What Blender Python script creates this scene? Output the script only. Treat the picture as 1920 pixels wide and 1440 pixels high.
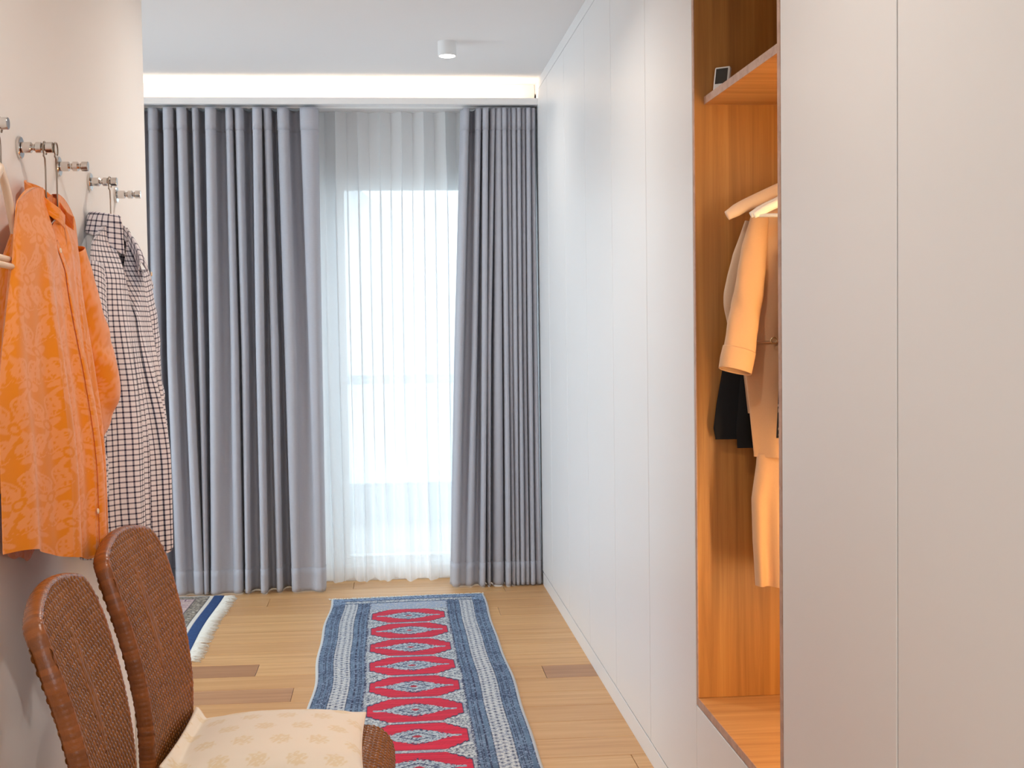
import bpy, bmesh, math, random
import numpy as np
from math import sin, cos, pi, radians, sqrt
from mathutils import Matrix, Vector

random.seed(7)
rng = np.random.default_rng(7)
for o in list(bpy.data.objects):
    bpy.data.objects.remove(o, do_unlink=True)
S = bpy.context.scene
COL = S.collection

# ------------------------------------------------------------------ camera
FPX = 2487.0
YAW, PITCH, ROLL = radians(5.285), radians(2.494), radians(-.771)
CAMH = 1.32
_f = np.array([sin(YAW)*cos(PITCH), cos(YAW)*cos(PITCH), -sin(PITCH)])
_r = np.array([cos(YAW), -sin(YAW), 0.0])
_u = np.cross(_r, _f)
RR = _r*cos(ROLL) + _u*sin(ROLL)
UU = -_r*sin(ROLL) + _u*cos(ROLL)
CC = np.array([0, 0, CAMH])
cd = bpy.data.cameras.new('camera')
cam = bpy.data.objects.new('camera', cd); COL.objects.link(cam)
cd.sensor_fit = 'HORIZONTAL'; cd.sensor_width = 36.0; cd.lens = FPX/1920*36
cd.clip_start = .05; cd.clip_end = 300
cam.matrix_world = Matrix(((RR[0], UU[0], -_f[0], 0), (RR[1], UU[1], -_f[1], 0), (RR[2], UU[2], -_f[2], CAMH), (0, 0, 0, 1)))
S.camera = cam

def at(x, y, ax, v):
    """world point where the sight line of photo pixel (x, y) meets the plane axis=v"""
    d = _f*FPX + RR*(x-960) + UU*(720-y)
    return CC + d*((v-CC[ax])/d[ax])

# ------------------------------------------------------------------ world, lights, exposure
SKY = 5.0            # radiance of the bright overcast sky
COVE = 34.0          # LED strip in the cove
NICHE = 138.0         # LED strip in the wardrobe niche
SPOT_W = 7.0        # each ceiling spotlight, watts
w = bpy.data.worlds.new('sky'); S.world = w; w.use_nodes = True
nt = w.node_tree; nt.nodes.clear()
wo = nt.nodes.new('ShaderNodeOutputWorld'); bg = nt.nodes.new('ShaderNodeBackground')
bg.inputs[0].default_value = (.82, .91, 1.0, 1); bg.inputs[1].default_value = SKY
nt.links.new(bg.outputs[0], wo.inputs[0])
S.view_settings.view_transform = 'Standard'; S.view_settings.look = 'None'
S.view_settings.exposure = 0.1; S.view_settings.gamma = 1.0
S.view_settings.use_curve_mapping = False
cy = S.cycles
cy.max_bounces = 12; cy.diffuse_bounces = 6; cy.glossy_bounces = 4; cy.transparent_max_bounces = 16
cy.transmission_bounces = 8; cy.sample_clamp_indirect = 6.0
cy.use_denoising = True
cy.caustics_reflective = False; cy.caustics_refractive = False

def portal(name, loc, rot, sx, sy):
    l = bpy.data.lights.new(name, 'AREA'); l.shape = 'RECTANGLE'; l.size = sx; l.size_y = sy
    l.cycles.is_portal = True
    o = bpy.data.objects.new(name, l); COL.objects.link(o); o.location = loc; o.rotation_euler = rot
    return o
portal('portal_window', (-.46, 7.19, 1.08), (radians(-90), 0, 0), 2.26, 2.02)
portal('portal_added_side_window', (-2.86, 5.4, 1.25), (0, radians(-90), 0), 2.3, 2.2)
portal('portal_added_back_window', (.03, -1.86, 1.15), (radians(90), 0, 0), .9, 2.2)

# ------------------------------------------------------------------ materials
def srgb(r, g, b):
    f = lambda c: (c/255/12.92) if c/255 <= .04045 else ((c/255+.055)/1.055)**2.4
    return (f(r), f(g), f(b), 1)

class MB:
    def __init__(s, name):
        s.m = bpy.data.materials.new(name); s.m.use_nodes = True
        s.t = s.m.node_tree; s.t.nodes.clear()
        s.out = s.n('ShaderNodeOutputMaterial')
    def n(s, typ, **kw):
        x = s.t.nodes.new(typ)
        for k, v in kw.items(): setattr(x, k, v)
        return x
    def l(s, a, b): s.t.links.new(a, b)
    def math(s, op, a, b=None, c=None):
        x = s.n('ShaderNodeMath', operation=op)
        for i, v in enumerate((a, b, c)):
            if v is None: continue
            if isinstance(v, (int, float)): x.inputs[i].default_value = v
            else: s.l(v, x.inputs[i])
        return x.outputs[0]
    def mix(s, fac, a, b):
        x = s.n('ShaderNodeMix', data_type='RGBA')
        for i, v in ((0, fac), (6, a), (7, b)):
            if isinstance(v, (int, float, tuple)): x.inputs[i].default_value = v
            else: s.l(v, x.inputs[i])
        return x.outputs[2]
    def noise(s, vec, scale, detail=4, rough=.55, dist=0):
        x = s.n('ShaderNodeTexNoise'); x.inputs['Scale'].default_value = scale
        x.inputs['Detail'].default_value = detail; x.inputs['Roughness'].default_value = rough
        x.inputs['Distortion'].default_value = dist
        if vec is not None: s.l(vec, x.inputs['Vector'])
        return x.outputs[0]
    def ramp(s, fac, stops):
        x = s.n('ShaderNodeValToRGB'); e = x.color_ramp.elements
        while len(e) < len(stops): e.new(.5)
        for q, (p, c) in zip(e, stops): q.position = p; q.color = c
        s.l(fac, x.inputs[0]); return x.outputs[0]
    def coords(s, kind='Object', scale=(1, 1, 1), loc=(0, 0, 0)):
        t = s.n('ShaderNodeTexCoord'); m = s.n('ShaderNodeMapping')
        m.inputs['Scale'].default_value = scale; m.inputs['Location'].default_value = loc
        s.l(t.outputs[kind], m.inputs[0]); return m.outputs[0]
    def bump(s, h, strength=.2, dist=.002):
        b = s.n('ShaderNodeBump'); b.inputs['Strength'].default_value = strength
        b.inputs['Distance'].default_value = dist; s.l(h, b.inputs['Height']); return b.outputs[0]
    def bsdf(s, col, rough=.5, metal=0, normal=None, spec=.5, sheen=0):
        p = s.n('ShaderNodeBsdfPrincipled')
        if isinstance(col, tuple): p.inputs['Base Color'].default_value = col
        else: s.l(col, p.inputs['Base Color'])
        if isinstance(rough, (int, float)): p.inputs['Roughness'].default_value = rough
        else: s.l(rough, p.inputs['Roughness'])
        p.inputs['Metallic'].default_value = metal
        p.inputs['Specular IOR Level'].default_value = spec
        p.inputs['Sheen Weight'].default_value = sheen
        if normal is not None: s.l(normal, p.inputs['Normal'])
        return p.outputs[0]
    def done(s, sh): s.l(sh, s.out.inputs[0]); return s.m

M = {}
def paint(name, col, rough=.6, grain=.04):
    b = MB(name); v = b.coords('Object')
    n = b.noise(v, 260, 3)
    M[name] = b.done(b.bsdf(col, rough, normal=b.bump(n, grain, .001)))
paint('wall_paint', (.86, .845, .83, 1), .7)
paint('ceiling_paint', (.82, .82, .82, 1), .75)
paint('door_lacquer', (.80, .80, .80, 1), .38, .015)
paint('white_plastic', (.85, .85, .84, 1), .35, .01)
paint('white_metal', (.80, .80, .80, 1), .4, .01)
paint('dark_gap', (.05, .045, .04, 1), .8)
paint('terrace_stone', (.33, .34, .34, 1), .8)
paint('cream_hanger', srgb(232, 205, 178), .4, .02)
paint('screen_dark', (.03, .03, .028, 1), .2, .0)
paint('button', srgb(240, 215, 185), .35, .0)

def metal(name, col, rough):
    b = MB(name); n = b.noise(b.coords('Object'), 400, 2)
    M[name] = b.done(b.bsdf(col, rough, 1.0, b.bump(n, .02, .0005)))
metal('chrome', (.72, .69, .66, 1), .12)
metal('wire', (.33, .27, .22, 1), .3)
metal('brass', (.72, .55, .30, 1), .3)
metal('rail_metal', (.5, .52, .54, 1), .4)

def emit(name, col, st):
    b = MB(name); e = b.n('ShaderNodeEmission'); e.inputs[0].default_value = col; e.inputs[1].default_value = st
    M[name] = b.done(e.outputs[0])
emit('cove_led', (1.0, .74, .52, 1), COVE)
emit('niche_led', (1.0, .64, .28, 1), NICHE)
emit('lamp_lens', (1.0, .93, .84, 1), 18)

def oak(name, c0, c1, c2, axis, per_object=False, knots=False, rough=.45):
    """stretched-noise wood; axis = grain direction"""
    b = MB(name)
    sc = {'x': (1.1, 22, 22), 'z': (26, 26, .9)}[axis]
    t = b.n('ShaderNodeTexCoord'); v = t.outputs['Object']
    if per_object:
        oi = b.n('ShaderNodeObjectInfo'); ad = b.n('ShaderNodeVectorMath', operation='ADD')
        cmb = b.n('ShaderNodeCombineXYZ')
        b.l(b.math('MULTIPLY', oi.outputs['Random'], 37.0), cmb.inputs[0])
        b.l(b.math('MULTIPLY', oi.outputs['Random'], 53.0), cmb.inputs[1])
        b.l(v, ad.inputs[0]); b.l(cmb.outputs[0], ad.inputs[1]); v = ad.outputs[0]
    m = b.n('ShaderNodeMapping'); m.inputs['Scale'].default_value = sc; b.l(v, m.inputs[0])
    n1 = b.noise(m.outputs[0], 1.3, 6, .6, .6)
    m2 = b.n('ShaderNodeMapping'); m2.inputs['Scale'].default_value = tuple(q*(.5 if q < 5 else 7) for q in sc); b.l(v, m2.inputs[0])
    n2 = b.noise(m2.outputs[0], 1.2, 3, .6)
    col = b.ramp(n1, [(.28, c0), (.52, c1), (.75, c2)])
    col = b.mix(b.math('MULTIPLY', b.math('GREATER_THAN', n2, .60), .20), col, c0)
    if per_object:
        col2 = b.mix(b.math('MULTIPLY', oi.outputs['Random'], .60), col, c0)
        col = col2
    if knots:
        mk = b.n('ShaderNodeMapping'); mk.inputs['Scale'].default_value = (1.7, 5.2, 1); b.l(v, mk.inputs[0])
        vo = b.n('ShaderNodeTexVoronoi'); vo.inputs['Scale'].default_value = 1.0; b.l(mk.outputs[0], vo.inputs['Vector'])
        vo.inputs['Randomness'].default_value = 1.0
        k = b.math('LESS_THAN', vo.outputs['Distance'], .045)
        sp = b.n('ShaderNodeSeparateColor'); b.l(vo.outputs['Color'], sp.inputs[0])
        k = b.math('MULTIPLY', k, b.math('LESS_THAN', sp.outputs[0], .42))
        col = b.mix(b.math('MULTIPLY', k, .75), col, (.05, .028, .014, 1))
        # pale-brown grain swirl around knots
        k2 = b.math('MULTIPLY', b.math('LESS_THAN', vo.outputs['Distance'], .12), b.math('LESS_THAN', sp.outputs[0], .42))
        col = b.mix(b.math('MULTIPLY', k2, .25), col, c0)
    M[name] = b.done(b.bsdf(col, rough, normal=b.bump(n2, .08, .0006)))
oak('oak_floor', srgb(190, 138, 86), srgb(213, 165, 110), srgb(226, 184, 130), 'x', True, True, .42)
oak('oak_floor_dark', srgb(160, 112, 74), srgb(184, 136, 95), srgb(198, 152, 112), 'x', True, False, .42)
oak('oak_niche', srgb(150, 98, 44), srgb(180, 124, 58), srgb(200, 146, 74), 'z', False, False, .42)
oak('oak_board', srgb(170, 118, 66), srgb(196, 146, 90), srgb(210, 162, 106), 'x', False, False, .42)
oak('oak_edge', srgb(165, 130, 108), srgb(188, 152, 130), srgb(200, 166, 145), 'x', False, False, .5)

def fabric(name, col, rough=.85, thread=900, sheen=.2, trans=0.0, var=.12):
    b = MB(name); v = b.coords('Object', (1, 1, .12))
    v2 = b.coords('Object', (.12, .12, 1))
    n = b.noise(v, thread, 2); n2 = b.noise(v2, thread, 2)
    h = b.math('ADD', n, n2)
    c = b.mix(b.math('MULTIPLY', b.math('SUBTRACT', h, .5), var*2), col, tuple(q*.6 for q in col[:3])+(1,))
    p = b.bsdf(c, rough, normal=b.bump(h, .15, .0006), spec=.25, sheen=sheen)
    if trans:
        tl = b.n('ShaderNodeBsdfTranslucent'); b.l(c, tl.inputs[0])
        mx = b.n('ShaderNodeMixShader'); mx.inputs[0].default_value = trans
        b.l(p, mx.inputs[1]); b.l(tl.outputs[0], mx.inputs[2]); p = mx.outputs[0]
    M[name] = b.done(p)
fabric('curtain_grey', (.53, .535, .59, 1), .85, 500, .25, .12)
fabric('dress_beige', srgb(214, 172, 132), .6, 1500, .1)
fabric('blouse_pale', srgb(206, 178, 150), .7, 1500, .1)
fabric('black_cloth', (.008, .008, .009, 1), .75, 1200, .0)
fabric('fringe_ivory', srgb(232, 228, 218), .9, 900, .1)

b = MB('sheer_white'); n = b.noise(b.coords('Object'), 700, 2)
df = b.n('ShaderNodeBsdfDiffuse'); df.inputs[0].default_value = (.95, .96, .97, 1)
tl = b.n('ShaderNodeBsdfTranslucent'); tl.inputs[0].default_value = (.95, .97, .98, 1)
tp = b.n('ShaderNodeBsdfTransparent')
m1 = b.n('ShaderNodeMixShader'); m1.inputs[0].default_value = .42; b.l(df.outputs[0], m1.inputs[1]); b.l(tl.outputs[0], m1.inputs[2])
m2 = b.n('ShaderNodeMixShader'); b.l(b.math('ADD', b.math('MULTIPLY', n, .08), .12), m2.inputs[0])
b.l(m1.outputs[0], m2.inputs[1]); b.l(tp.outputs[0], m2.inputs[2])
M['sheer_white'] = b.done(m2.outputs[0])

b = MB('pane_glass'); tp = b.n('ShaderNodeBsdfTransparent'); tp.inputs[0].default_value = (.94, .97, .97, 1)
gl = b.n('ShaderNodeBsdfGlossy'); gl.inputs['Roughness'].default_value = .02
lw = b.n('ShaderNodeLayerWeight'); lw.inputs[0].default_value = .25
mx = b.n('ShaderNodeMixShader'); b.l(b.math('MULTIPLY', lw.outputs['Fresnel'], .5), mx.inputs[0])
b.l(tp.outputs[0], mx.inputs[1]); b.l(gl.outputs[0], mx.inputs[2])
M['pane_glass'] = b.done(mx.outputs[0])

b = MB('hill_hazed'); n = b.noise(b.coords('Object'), .35, 6)
M['hill_hazed'] = b.done(b.bsdf(b.ramp(n, [(.3, (.46, .50, .50, 1)), (.7, (.56, .58, .57, 1))]), .9))  # pale, low-contrast greys: distance haze is put into the hill colour

def colored(name, rough=.85, sheen=.15, fuzz=600, fz=.25, trans=0.0, spec=.25):
    """colour comes from the woven / printed pattern stored on the mesh"""
    b = MB(name); a = b.n('ShaderNodeVertexColor'); a.layer_name = 'pattern'
    n = b.noise(b.coords('Object'), fuzz, 3)
    c = b.mix(b.math('MULTIPLY', n, fz), a.outputs[0], (.02, .02, .03, 1))
    p = b.bsdf(c, rough, normal=b.bump(n, .25, .001), spec=spec, sheen=sheen)
    if trans:
        tl = b.n('ShaderNodeBsdfTranslucent'); b.l(c, tl.inputs[0])
        mx = b.n('ShaderNodeMixShader'); mx.inputs[0].default_value = trans
        b.l(p, mx.inputs[1]); b.l(tl.outputs[0], mx.inputs[2]); p = mx.outputs[0]
    M[name] = b.done(p)
colored('rug_pile', .95, .06, 420, .20)
colored('printed_silk', .5, .25, 900, .03, .06)
colored('cushion_damask', .6, .3, 1200, .03)
colored('rattan', .26, 0, 500, .25, 0, .5)
colored('speckle_cloth', .8, .1, 900, .05)

b = MB('check_cloth'); uv = b.n('ShaderNodeUVMap'); sx = b.n('ShaderNodeSeparateXYZ'); b.l(uv.outputs[0], sx.inputs[0])
def line(o, per, wd, off=0.0):
    f = b.math('FRACT', b.math('ADD', b.math('DIVIDE', o, per), off+100))
    return b.math('LESS_THAN', f, wd)
lx = line(sx.outputs[0], .0175, .25); ly = line(sx.outputs[1], .0122, .27)
s_ = b.math('ADD', lx, ly)
c = b.mix(b.math('MINIMUM', b.math('MULTIPLY', s_, .74), 1.0), srgb(236, 230, 236), srgb(28, 28, 70))
c = b.mix(b.math('MULTIPLY', b.math('MULTIPLY', lx, ly), .6), c, srgb(22, 20, 42))
n = b.noise(b.coords('Object'), 900, 2)
M['check_cloth'] = b.done(b.bsdf(c, .8, normal=b.bump(n, .2, .0006), spec=.2, sheen=.1))

# ------------------------------------------------------------------ builders
WL = {}
def tag(o, label, cat, group=None):
    o['label'] = label; o['category'] = cat
    if group: o['group'] = group
    return o
def structure(o): o['kind'] = 'structure'; return o
def thing(name, label, cat, loc=(0, 0, 0), group=None):
    o = bpy.data.objects.new(name, None); COL.objects.link(o); o.location = loc
    o.empty_display_size = .05
    WL[o.name] = np.array(loc, float)
    return tag(o, label, cat, group)
def mobj(name, V, Fc, mat, parent=None, smooth=True, uv=None, col=None, origin=None):
    """one mesh object; V are world coordinates (or local to the parent's own frame when it has none)"""
    V = np.asarray(V, float)
    base = WL.get(parent.name, np.zeros(3)) if parent is not None else (np.array(origin, float) if origin is not None else np.zeros(3))
    me = bpy.data.meshes.new(name)
    Fc = [list(map(int, f)) for f in Fc] if not isinstance(Fc, np.ndarray) else Fc.tolist()
    me.from_pydata((V-base).tolist(), [], Fc)
    if smooth: me.polygons.foreach_set('use_smooth', [True]*len(me.polygons))
    if uv is not None:
        L = me.uv_layers.new(name='UVMap'); idx = np.zeros(len(me.loops), int); me.loops.foreach_get('vertex_index', idx)
        L.data.foreach_set('uv', np.asarray(uv)[idx].ravel())
    if col is not None:
        a = me.color_attributes.new('pattern', 'FLOAT_COLOR', 'POINT')
        c4 = np.ones((len(V), 4)); c4[:, :3] = col; a.data.foreach_set('color', c4.ravel())
    me.materials.append(M[mat]); me.update()
    o = bpy.data.objects.new(name, me); COL.objects.link(o)
    if parent is not None: o.parent = parent
    elif origin is not None: o.location = origin
    WL[o.name] = base
    return o
def quads(nu, nv, closed=False):
    """faces of a grid of nu x nv vertices, index i*nv+j; closed joins the last u row to the first"""
    i = np.arange(nu if closed else nu-1)[:, None]; j = np.arange(nv-1)[None, :]
    a = i*nv+j; b2 = ((i+1) % nu)*nv+j
    return np.stack([a, b2, b2+1, a+1], -1).reshape(-1, 4)
def boxes(lst, bev=0.0):
    """several boxes (x0,x1,y0,y1,z0,z1) of ONE thing or part; returns V, F"""
    bm = bmesh.new()
    for x0, x1, y0, y1, z0, z1 in lst:
        v = [bm.verts.new(p) for p in ((x0, y0, z0), (x1, y0, z0), (x1, y1, z0), (x0, y1, z0), (x0, y0, z1), (x1, y0, z1), (x1, y1, z1), (x0, y1, z1))]
        for f in ((3, 2, 1, 0), (4, 5, 6, 7), (0, 1, 5, 4), (1, 2, 6, 5), (2, 3, 7, 6), (3, 0, 4, 7)):
            bm.faces.new([v[i] for i in f])
    if bev: bmesh.ops.bevel(bm, geom=bm.edges[:], offset=bev, segments=1, affect='EDGES', profile=.5)
    bm.verts.index_update()
    V = [tuple(v.co) for v in bm.verts]; Fc = [[v.index for v in f.verts] for f in bm.faces]; bm.free()
    return V, Fc
def box(name, b6, mat, parent=None, bev=.0, origin=None):
    V, Fc = boxes([b6], bev); return mobj(name, V, Fc, mat, parent, smooth=False, origin=origin)
def frames(path, up=(0, 0, 1), closed=False):
    P = np.asarray(path, float); T = np.gradient(P, axis=0)
    if closed: T = np.roll(P, -1, 0)-np.roll(P, 1, 0)
    T /= np.linalg.norm(T, axis=1)[:, None]+1e-12
    N = np.zeros_like(P); n = np.cross(T[0], up)
    if np.linalg.norm(n) < 1e-3: n = np.cross(T[0], (1, 0, 0))
    n /= np.linalg.norm(n)
    for i in range(len(P)):
        n = n-T[i]*(n@T[i]); n /= np.linalg.norm(n); N[i] = n
    return P, T, N, np.cross(T, N)
def tube(path, rad, seg=10, caps=True, closed=False, up=(0, 0, 1), flat=1.0):
    """round tube; rad scalar or per point; flat scales the second axis"""
    P, T, N, B = frames(path, up, closed); n = len(P)
    r = np.broadcast_to(np.asarray(rad, float), (n,))
    a = np.linspace(0, 2*pi, seg, endpoint=False)
    V = (P[:, None]+r[:, None, None]*(np.cos(a)[None, :, None]*N[:, None]+flat*np.sin(a)[None, :, None]*B[:, None])).reshape(-1, 3)
    Fc = []
    for i in range(n if closed else n-1):
        k = (i+1) % n
        for j in range(seg):
            j2 = (j+1) % seg; Fc.append([i*seg+j, i*seg+j2, k*seg+j2, k*seg+j])
    if caps and not closed:
        Fc.append(list(range(seg))[::-1]); Fc.append([(n-1)*seg+j for j in range(seg)])
    return V, Fc
def lathe(profile, seg=28, axis='z', center=(0, 0, 0)):
    """profile of (radius, height) turned about an axis"""
    a = np.linspace(0, 2*pi, seg, endpoint=False); V = []; Fc = []
    for r, h in profile:
        for t in a:
            p = (r*cos(t), r*sin(t), h) if axis == 'z' else (h, r*cos(t), r*sin(t))
            V.append(tuple(np.array(p)+np.array(center)))
    n = len(profile)
    for i in range(n-1):
        for j in range(seg):
            j2 = (j+1) % seg; Fc.append([i*seg+j, i*seg+j2, (i+1)*seg+j2, (i+1)*seg+j])
    Fc.append(list(range(seg))[::-1]); Fc.append([(n-1)*seg+j for j in range(seg)])
    return V, Fc
def spline(pts, n):
    """Catmull-Rom through the points, n samples"""
    P = np.asarray(pts, float); P = np.vstack([2*P[0]-P[1], P, 2*P[-1]-P[-2]])
    t = np.linspace(0, len(P)-3-1e-9, n); i = t.astype(int); f = (t-i)[:, None]
    p0, p1, p2, p3 = P[i], P[i+1], P[i+2], P[i+3]
    return .5*((2*p1)+(-p0+p2)*f+(2*p0-5*p1+4*p2-p3)*f**2+(-p0+3*p1-3*p2+p3)*f**3)
def join(*parts):
    V = []; Fc = []
    for v, f in parts:
        o = len(V); V += [tuple(q) for q in v]; Fc += [[int(i)+o for i in q] for q in f]
    return V, Fc
def solid(o, t=.0015, off=0):
    m = o.modifiers.new('thickness', 'SOLIDIFY'); m.thickness = t; m.offset = off; return o
def sstep(a, b2, x): t = np.clip((x-a)/(b2-a), 0, 1); return t*t*(3-2*t)
def copy_tree(o, parent=None):
    c = o.copy(); COL.objects.link(c); c.parent = parent
    for ch in list(o.children):
        copy_tree(ch, c)
    return c

# ================================================================== STRUCTURE
XW = .763            # front plane of the wardrobe doors
XL = -.70            # left wall face
CEIL = 2.55
YF = 6.95            # window wall inner face
floor = structure(box('floor', (-2.75, 1.42, -1.75, 7.05, -.12, -.016), 'dark_gap'))
PW = .183
row0 = 5.073
k0 = int(math.floor((-1.7-row0)/PW)); joints = {1: [-.53], -1: [-1.9, .57], -2: [-.37], 7: [-.60], 5: [.49], -7: [.72], -4: [.2], 3: [-1.0], 2: [.1], 0: [-1.3], 6: [-1.4], 4: [-.2]}
dark = {(0, -.53), (-1, .57), (-2, -.37)}
for k in range(k0, 11):
    y0 = row0+k*PW; y1 = y0+PW
    y0 = max(y0, -1.7); y1 = min(y1, 6.95)
    if y1-y0 < .03: continue
    left = -2.70 if y0 > 3.80 else -.705
    cuts = joints.get(k)
    if k == 0: cuts = [-.53]
    if k == 1: cuts = [-1.2]
    if cuts is None:
        c0 = left+random.uniform(.3, 1.6); cuts = []
        while c0 < .7: cuts.append(c0); c0 += random.uniform(1.3, 1.9)
    xs = [left]+[c for c in cuts if left+.1 < c < .74]+[.78]
    for a, b2 in zip(xs, xs[1:]):
        dk = (k == 0 and b2 == -.53) or (k == -1 and a == .57) or (k == -2 and b2 == -.37)
        box('plank', (a+.0009, b2-.0009, y0+.0009, y1-.0009, -.015, 0), 'oak_floor_dark' if dk else 'oak_floor', floor, .0012)

structure(box('ceiling', (-2.75, 1.42, -1.75, 7.05, CEIL, CEIL+.1), 'ceiling_paint'))
structure(box('wall_left', (-.85, XL, -1.75, 3.99, 0, CEIL), 'wall_paint'))
structure(box('wall_bedroom_near', (-2.75, -.85, 3.84, 3.99, 0, CEIL), 'wall_paint'))
structure(box('wall_right', (1.38, 1.45, -1.75, 7.05, 0, CEIL), 'wall_paint'))
WX0, WX1, WZ = -1.60, .68, 2.09
V, Fc = boxes([(-2.75, WX0, YF, 7.2, 0, CEIL), (WX0, WX1, YF, 7.2, WZ, CEIL), (WX0, WX1, YF, 7.2, 0, .07), (WX1, 1.42, YF, 7.2, 0, CEIL)])
structure(mobj('wall_far', V, Fc, 'wall_paint', smooth=False))
V, Fc = boxes([(-2.9, -2.7, 3.99, 4.2, 0, CEIL), (-2.9, -2.7, 6.6, 7.05, 0, CEIL), (-2.9, -2.7, 4.2, 6.6, 2.4, CEIL), (-2.9, -2.7, 4.2, 6.6, 0, .12)])
structure(mobj('wall_bedroom_side', V, Fc, 'wall_paint', smooth=False))
V, Fc = boxes([(-.85, -.42, -1.9, -1.7, 0, CEIL), (.48, 1.42, -1.9, -1.7, 0, CEIL), (-.42, .48, -1.9, -1.7, 2.25, CEIL), (-.42, .48, -1.9, -1.7, 0, .05)])
structure(mobj('wall_back', V, Fc, 'wall_paint', smooth=False))
structure(box('baseboard_left', (XL, XL+.012, -1.7, 3.99, 0, .06), 'door_lacquer', bev=.002))

def window(name, x0, x1, z0, z1, y, axis='y', sgn=1, fw=.06, mull=(), mw=.06):
    """glazed frame: the root mesh is the frame, panes are its children"""
    def bx(a0, a1, c0, c1, d0, d1):
        return (a0, a1, y+d0, y+d1, c0, c1) if axis == 'y' else (y+d0, y+d1, a0, a1, c0, c1)
    L = [bx(x0, x0+fw, z0, z1, 0, .07), bx(x1-fw, x1, z0, z1, 0, .07), bx(x0+fw, x1-fw, z1-fw, z1, 0, .07), bx(x0+fw, x1-fw, z0, z0+fw, 0, .07)]
    xs = [x0+fw]
    for m_ in mull:
        L.append(bx(m_-mw/2, m_+mw/2, z0+fw, z1-fw, 0, .07)); xs += [m_-mw/2, m_+mw/2]
    xs.append(x1-fw)
    V, Fc = boxes(L); o = structure(mobj(name, V, Fc, 'white_plastic', smooth=False))
    for a, b2 in zip(xs[0::2], xs[1::2]):
        box('pane', bx(a, b2, z0+fw, z1-fw, .03, .036), 'pane_glass', o)
    return o
window('window_1', WX0, WX1, .07, WZ, 7.02, fw=.045, mull=(-.315,), mw=.19)
window('added_side_window', 4.2, 6.6, .12, 2.4, -2.85, 'x', mull=(5.4,))  # unseen side window, added to bring cool daylight in from the left
window('added_back_window', -.42, .48, .05, 2.25, -1.83, 'y')  # unseen window behind the camera, added for soft frontal daylight

# cove and curtain pelmet in front of the window wall
V, Fc = boxes([(-2.7, XW, 6.635, 6.66, 2.425, 2.456), (-2.7, XW, 6.66, 6.79, 2.425, 2.440), (-2.7, XW, 6.79, YF, 2.425, CEIL)])
trim1 = structure(mobj('trim_1', V, Fc, 'ceiling_paint', smooth=False))
box('led_strip', (-2.68, XW-.01, 6.672, 6.684, 2.440, 2.444), 'cove_led', trim1)

# outside: terrace, balustrade, hill
structure(box('terrace_floor', (-6, 8, 7.2, 9.4, -.25, -.05), 'terrace_stone'))
xs_ = np.linspace(-80, 90, 60); ys_ = np.linspace(60, 120, 20)
X_, Y_ = np.meshgrid(xs_, ys_, indexing='ij')
Z_ = -6 + 16*np.exp(-((X_+3)/9)**2)*sstep(60, 82, Y_) + 7*np.exp(-((X_-40)/26)**2)*sstep(60, 95, Y_) + 5*np.exp(-((X_+50)/22)**2)*sstep(60, 95, Y_)
hill = structure(mobj('hill', np.stack([X_, Y_, Z_], -1).reshape(-1, 3), quads(60, 20), 'hill_hazed'))
structure(box('ground_outside', (-140, 140, 9.4, 140, -6.2, -6), 'terrace_stone'))
bal = thing('balcony_balustrade', 'glass balcony balustrade with grey handrail beyond the sheer curtain', 'balustrade', (0, 9.3, -.05))
box('handrail', (-5, 7, 9.27, 9.33, .93, 1.0), 'rail_metal', bal, .006)
box('bottom_rail', (-5, 7, 9.28, 9.32, -.05, .24), 'rail_metal', bal, .004)
for k in range(6):
    x0 = -5+2*k
    box('glass_panel', (x0+.02, x0+1.98, 9.295, 9.305, .24, .93), 'pane_glass', bal)
    if k: box('post', (x0-.02, x0+.02, 9.285, 9.325, .24, .93), 'rail_metal', bal)

# ================================================================== WARDROBE
def unit(y0, y1, label, loc_y):
    t = thing('wardrobe_cabinet', label, 'wardrobe', (XW, (y0+y1)/2, .065), 'handleless wardrobe cabinets')
    V, Fc = boxes([(XW+.022, 1.375, y0+.001, y0+.019, .066, 2.499), (XW+.022, 1.375, y1-.019, y1-.001, .066, 2.499),
                   (XW+.022, 1.375, y0+.019, y1-.019, .066, .084), (XW+.022, 1.375, y0+.019, y1-.019, 2.481, 2.499), (1.365, 1.375, y0+.019, y1-.019, .084, 2.481)])
    mobj('body', V, Fc, 'door_lacquer', t, smooth=False)
    box('door', (XW, XW+.020, y0+.003, y1-.003, .0705, 2.4955), 'door_lacquer', t, .0012)
    return t
edges = [6.72, 6.267, 5.667, 5.074, 4.478, 3.878, 3.275]
labs = ['narrow white handleless wardrobe cabinet touching the grey curtain', 'white handleless wardrobe cabinet, second from the grey curtain',
        'white handleless wardrobe cabinet, third from the grey curtain', 'white handleless wardrobe cabinet, fourth from the grey curtain',
        'white handleless wardrobe cabinet, second from the oak niche toward the curtain', 'white handleless wardrobe cabinet joining the oak niche on its curtain side']
for (a, b2), lb in zip(zip(edges, edges[1:]), labs): unit(b2, a, lb, b2)
e2 = [2.531, 1.938, 1.34, .74, .14, -.46]
labs2 = ['white handleless wardrobe cabinet joining the oak niche on the side away from the curtain', 'white handleless wardrobe cabinet, second from the oak niche away from the curtain',
         'white handleless wardrobe cabinet, third from the oak niche away from the curtain', 'white handleless wardrobe cabinet, fourth from the oak niche away from the curtain',
         'white handleless wardrobe cabinet, fifth from the oak niche away from the curtain']
for (a, b2), lb in zip(zip(e2, e2[1:]), labs2): unit(b2, a, lb, b2)
structure(box('baseboard_right', (XW+.001, XW+.02, -.46, 6.95, 0, .064), 'door_lacquer', bev=.001))
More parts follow.
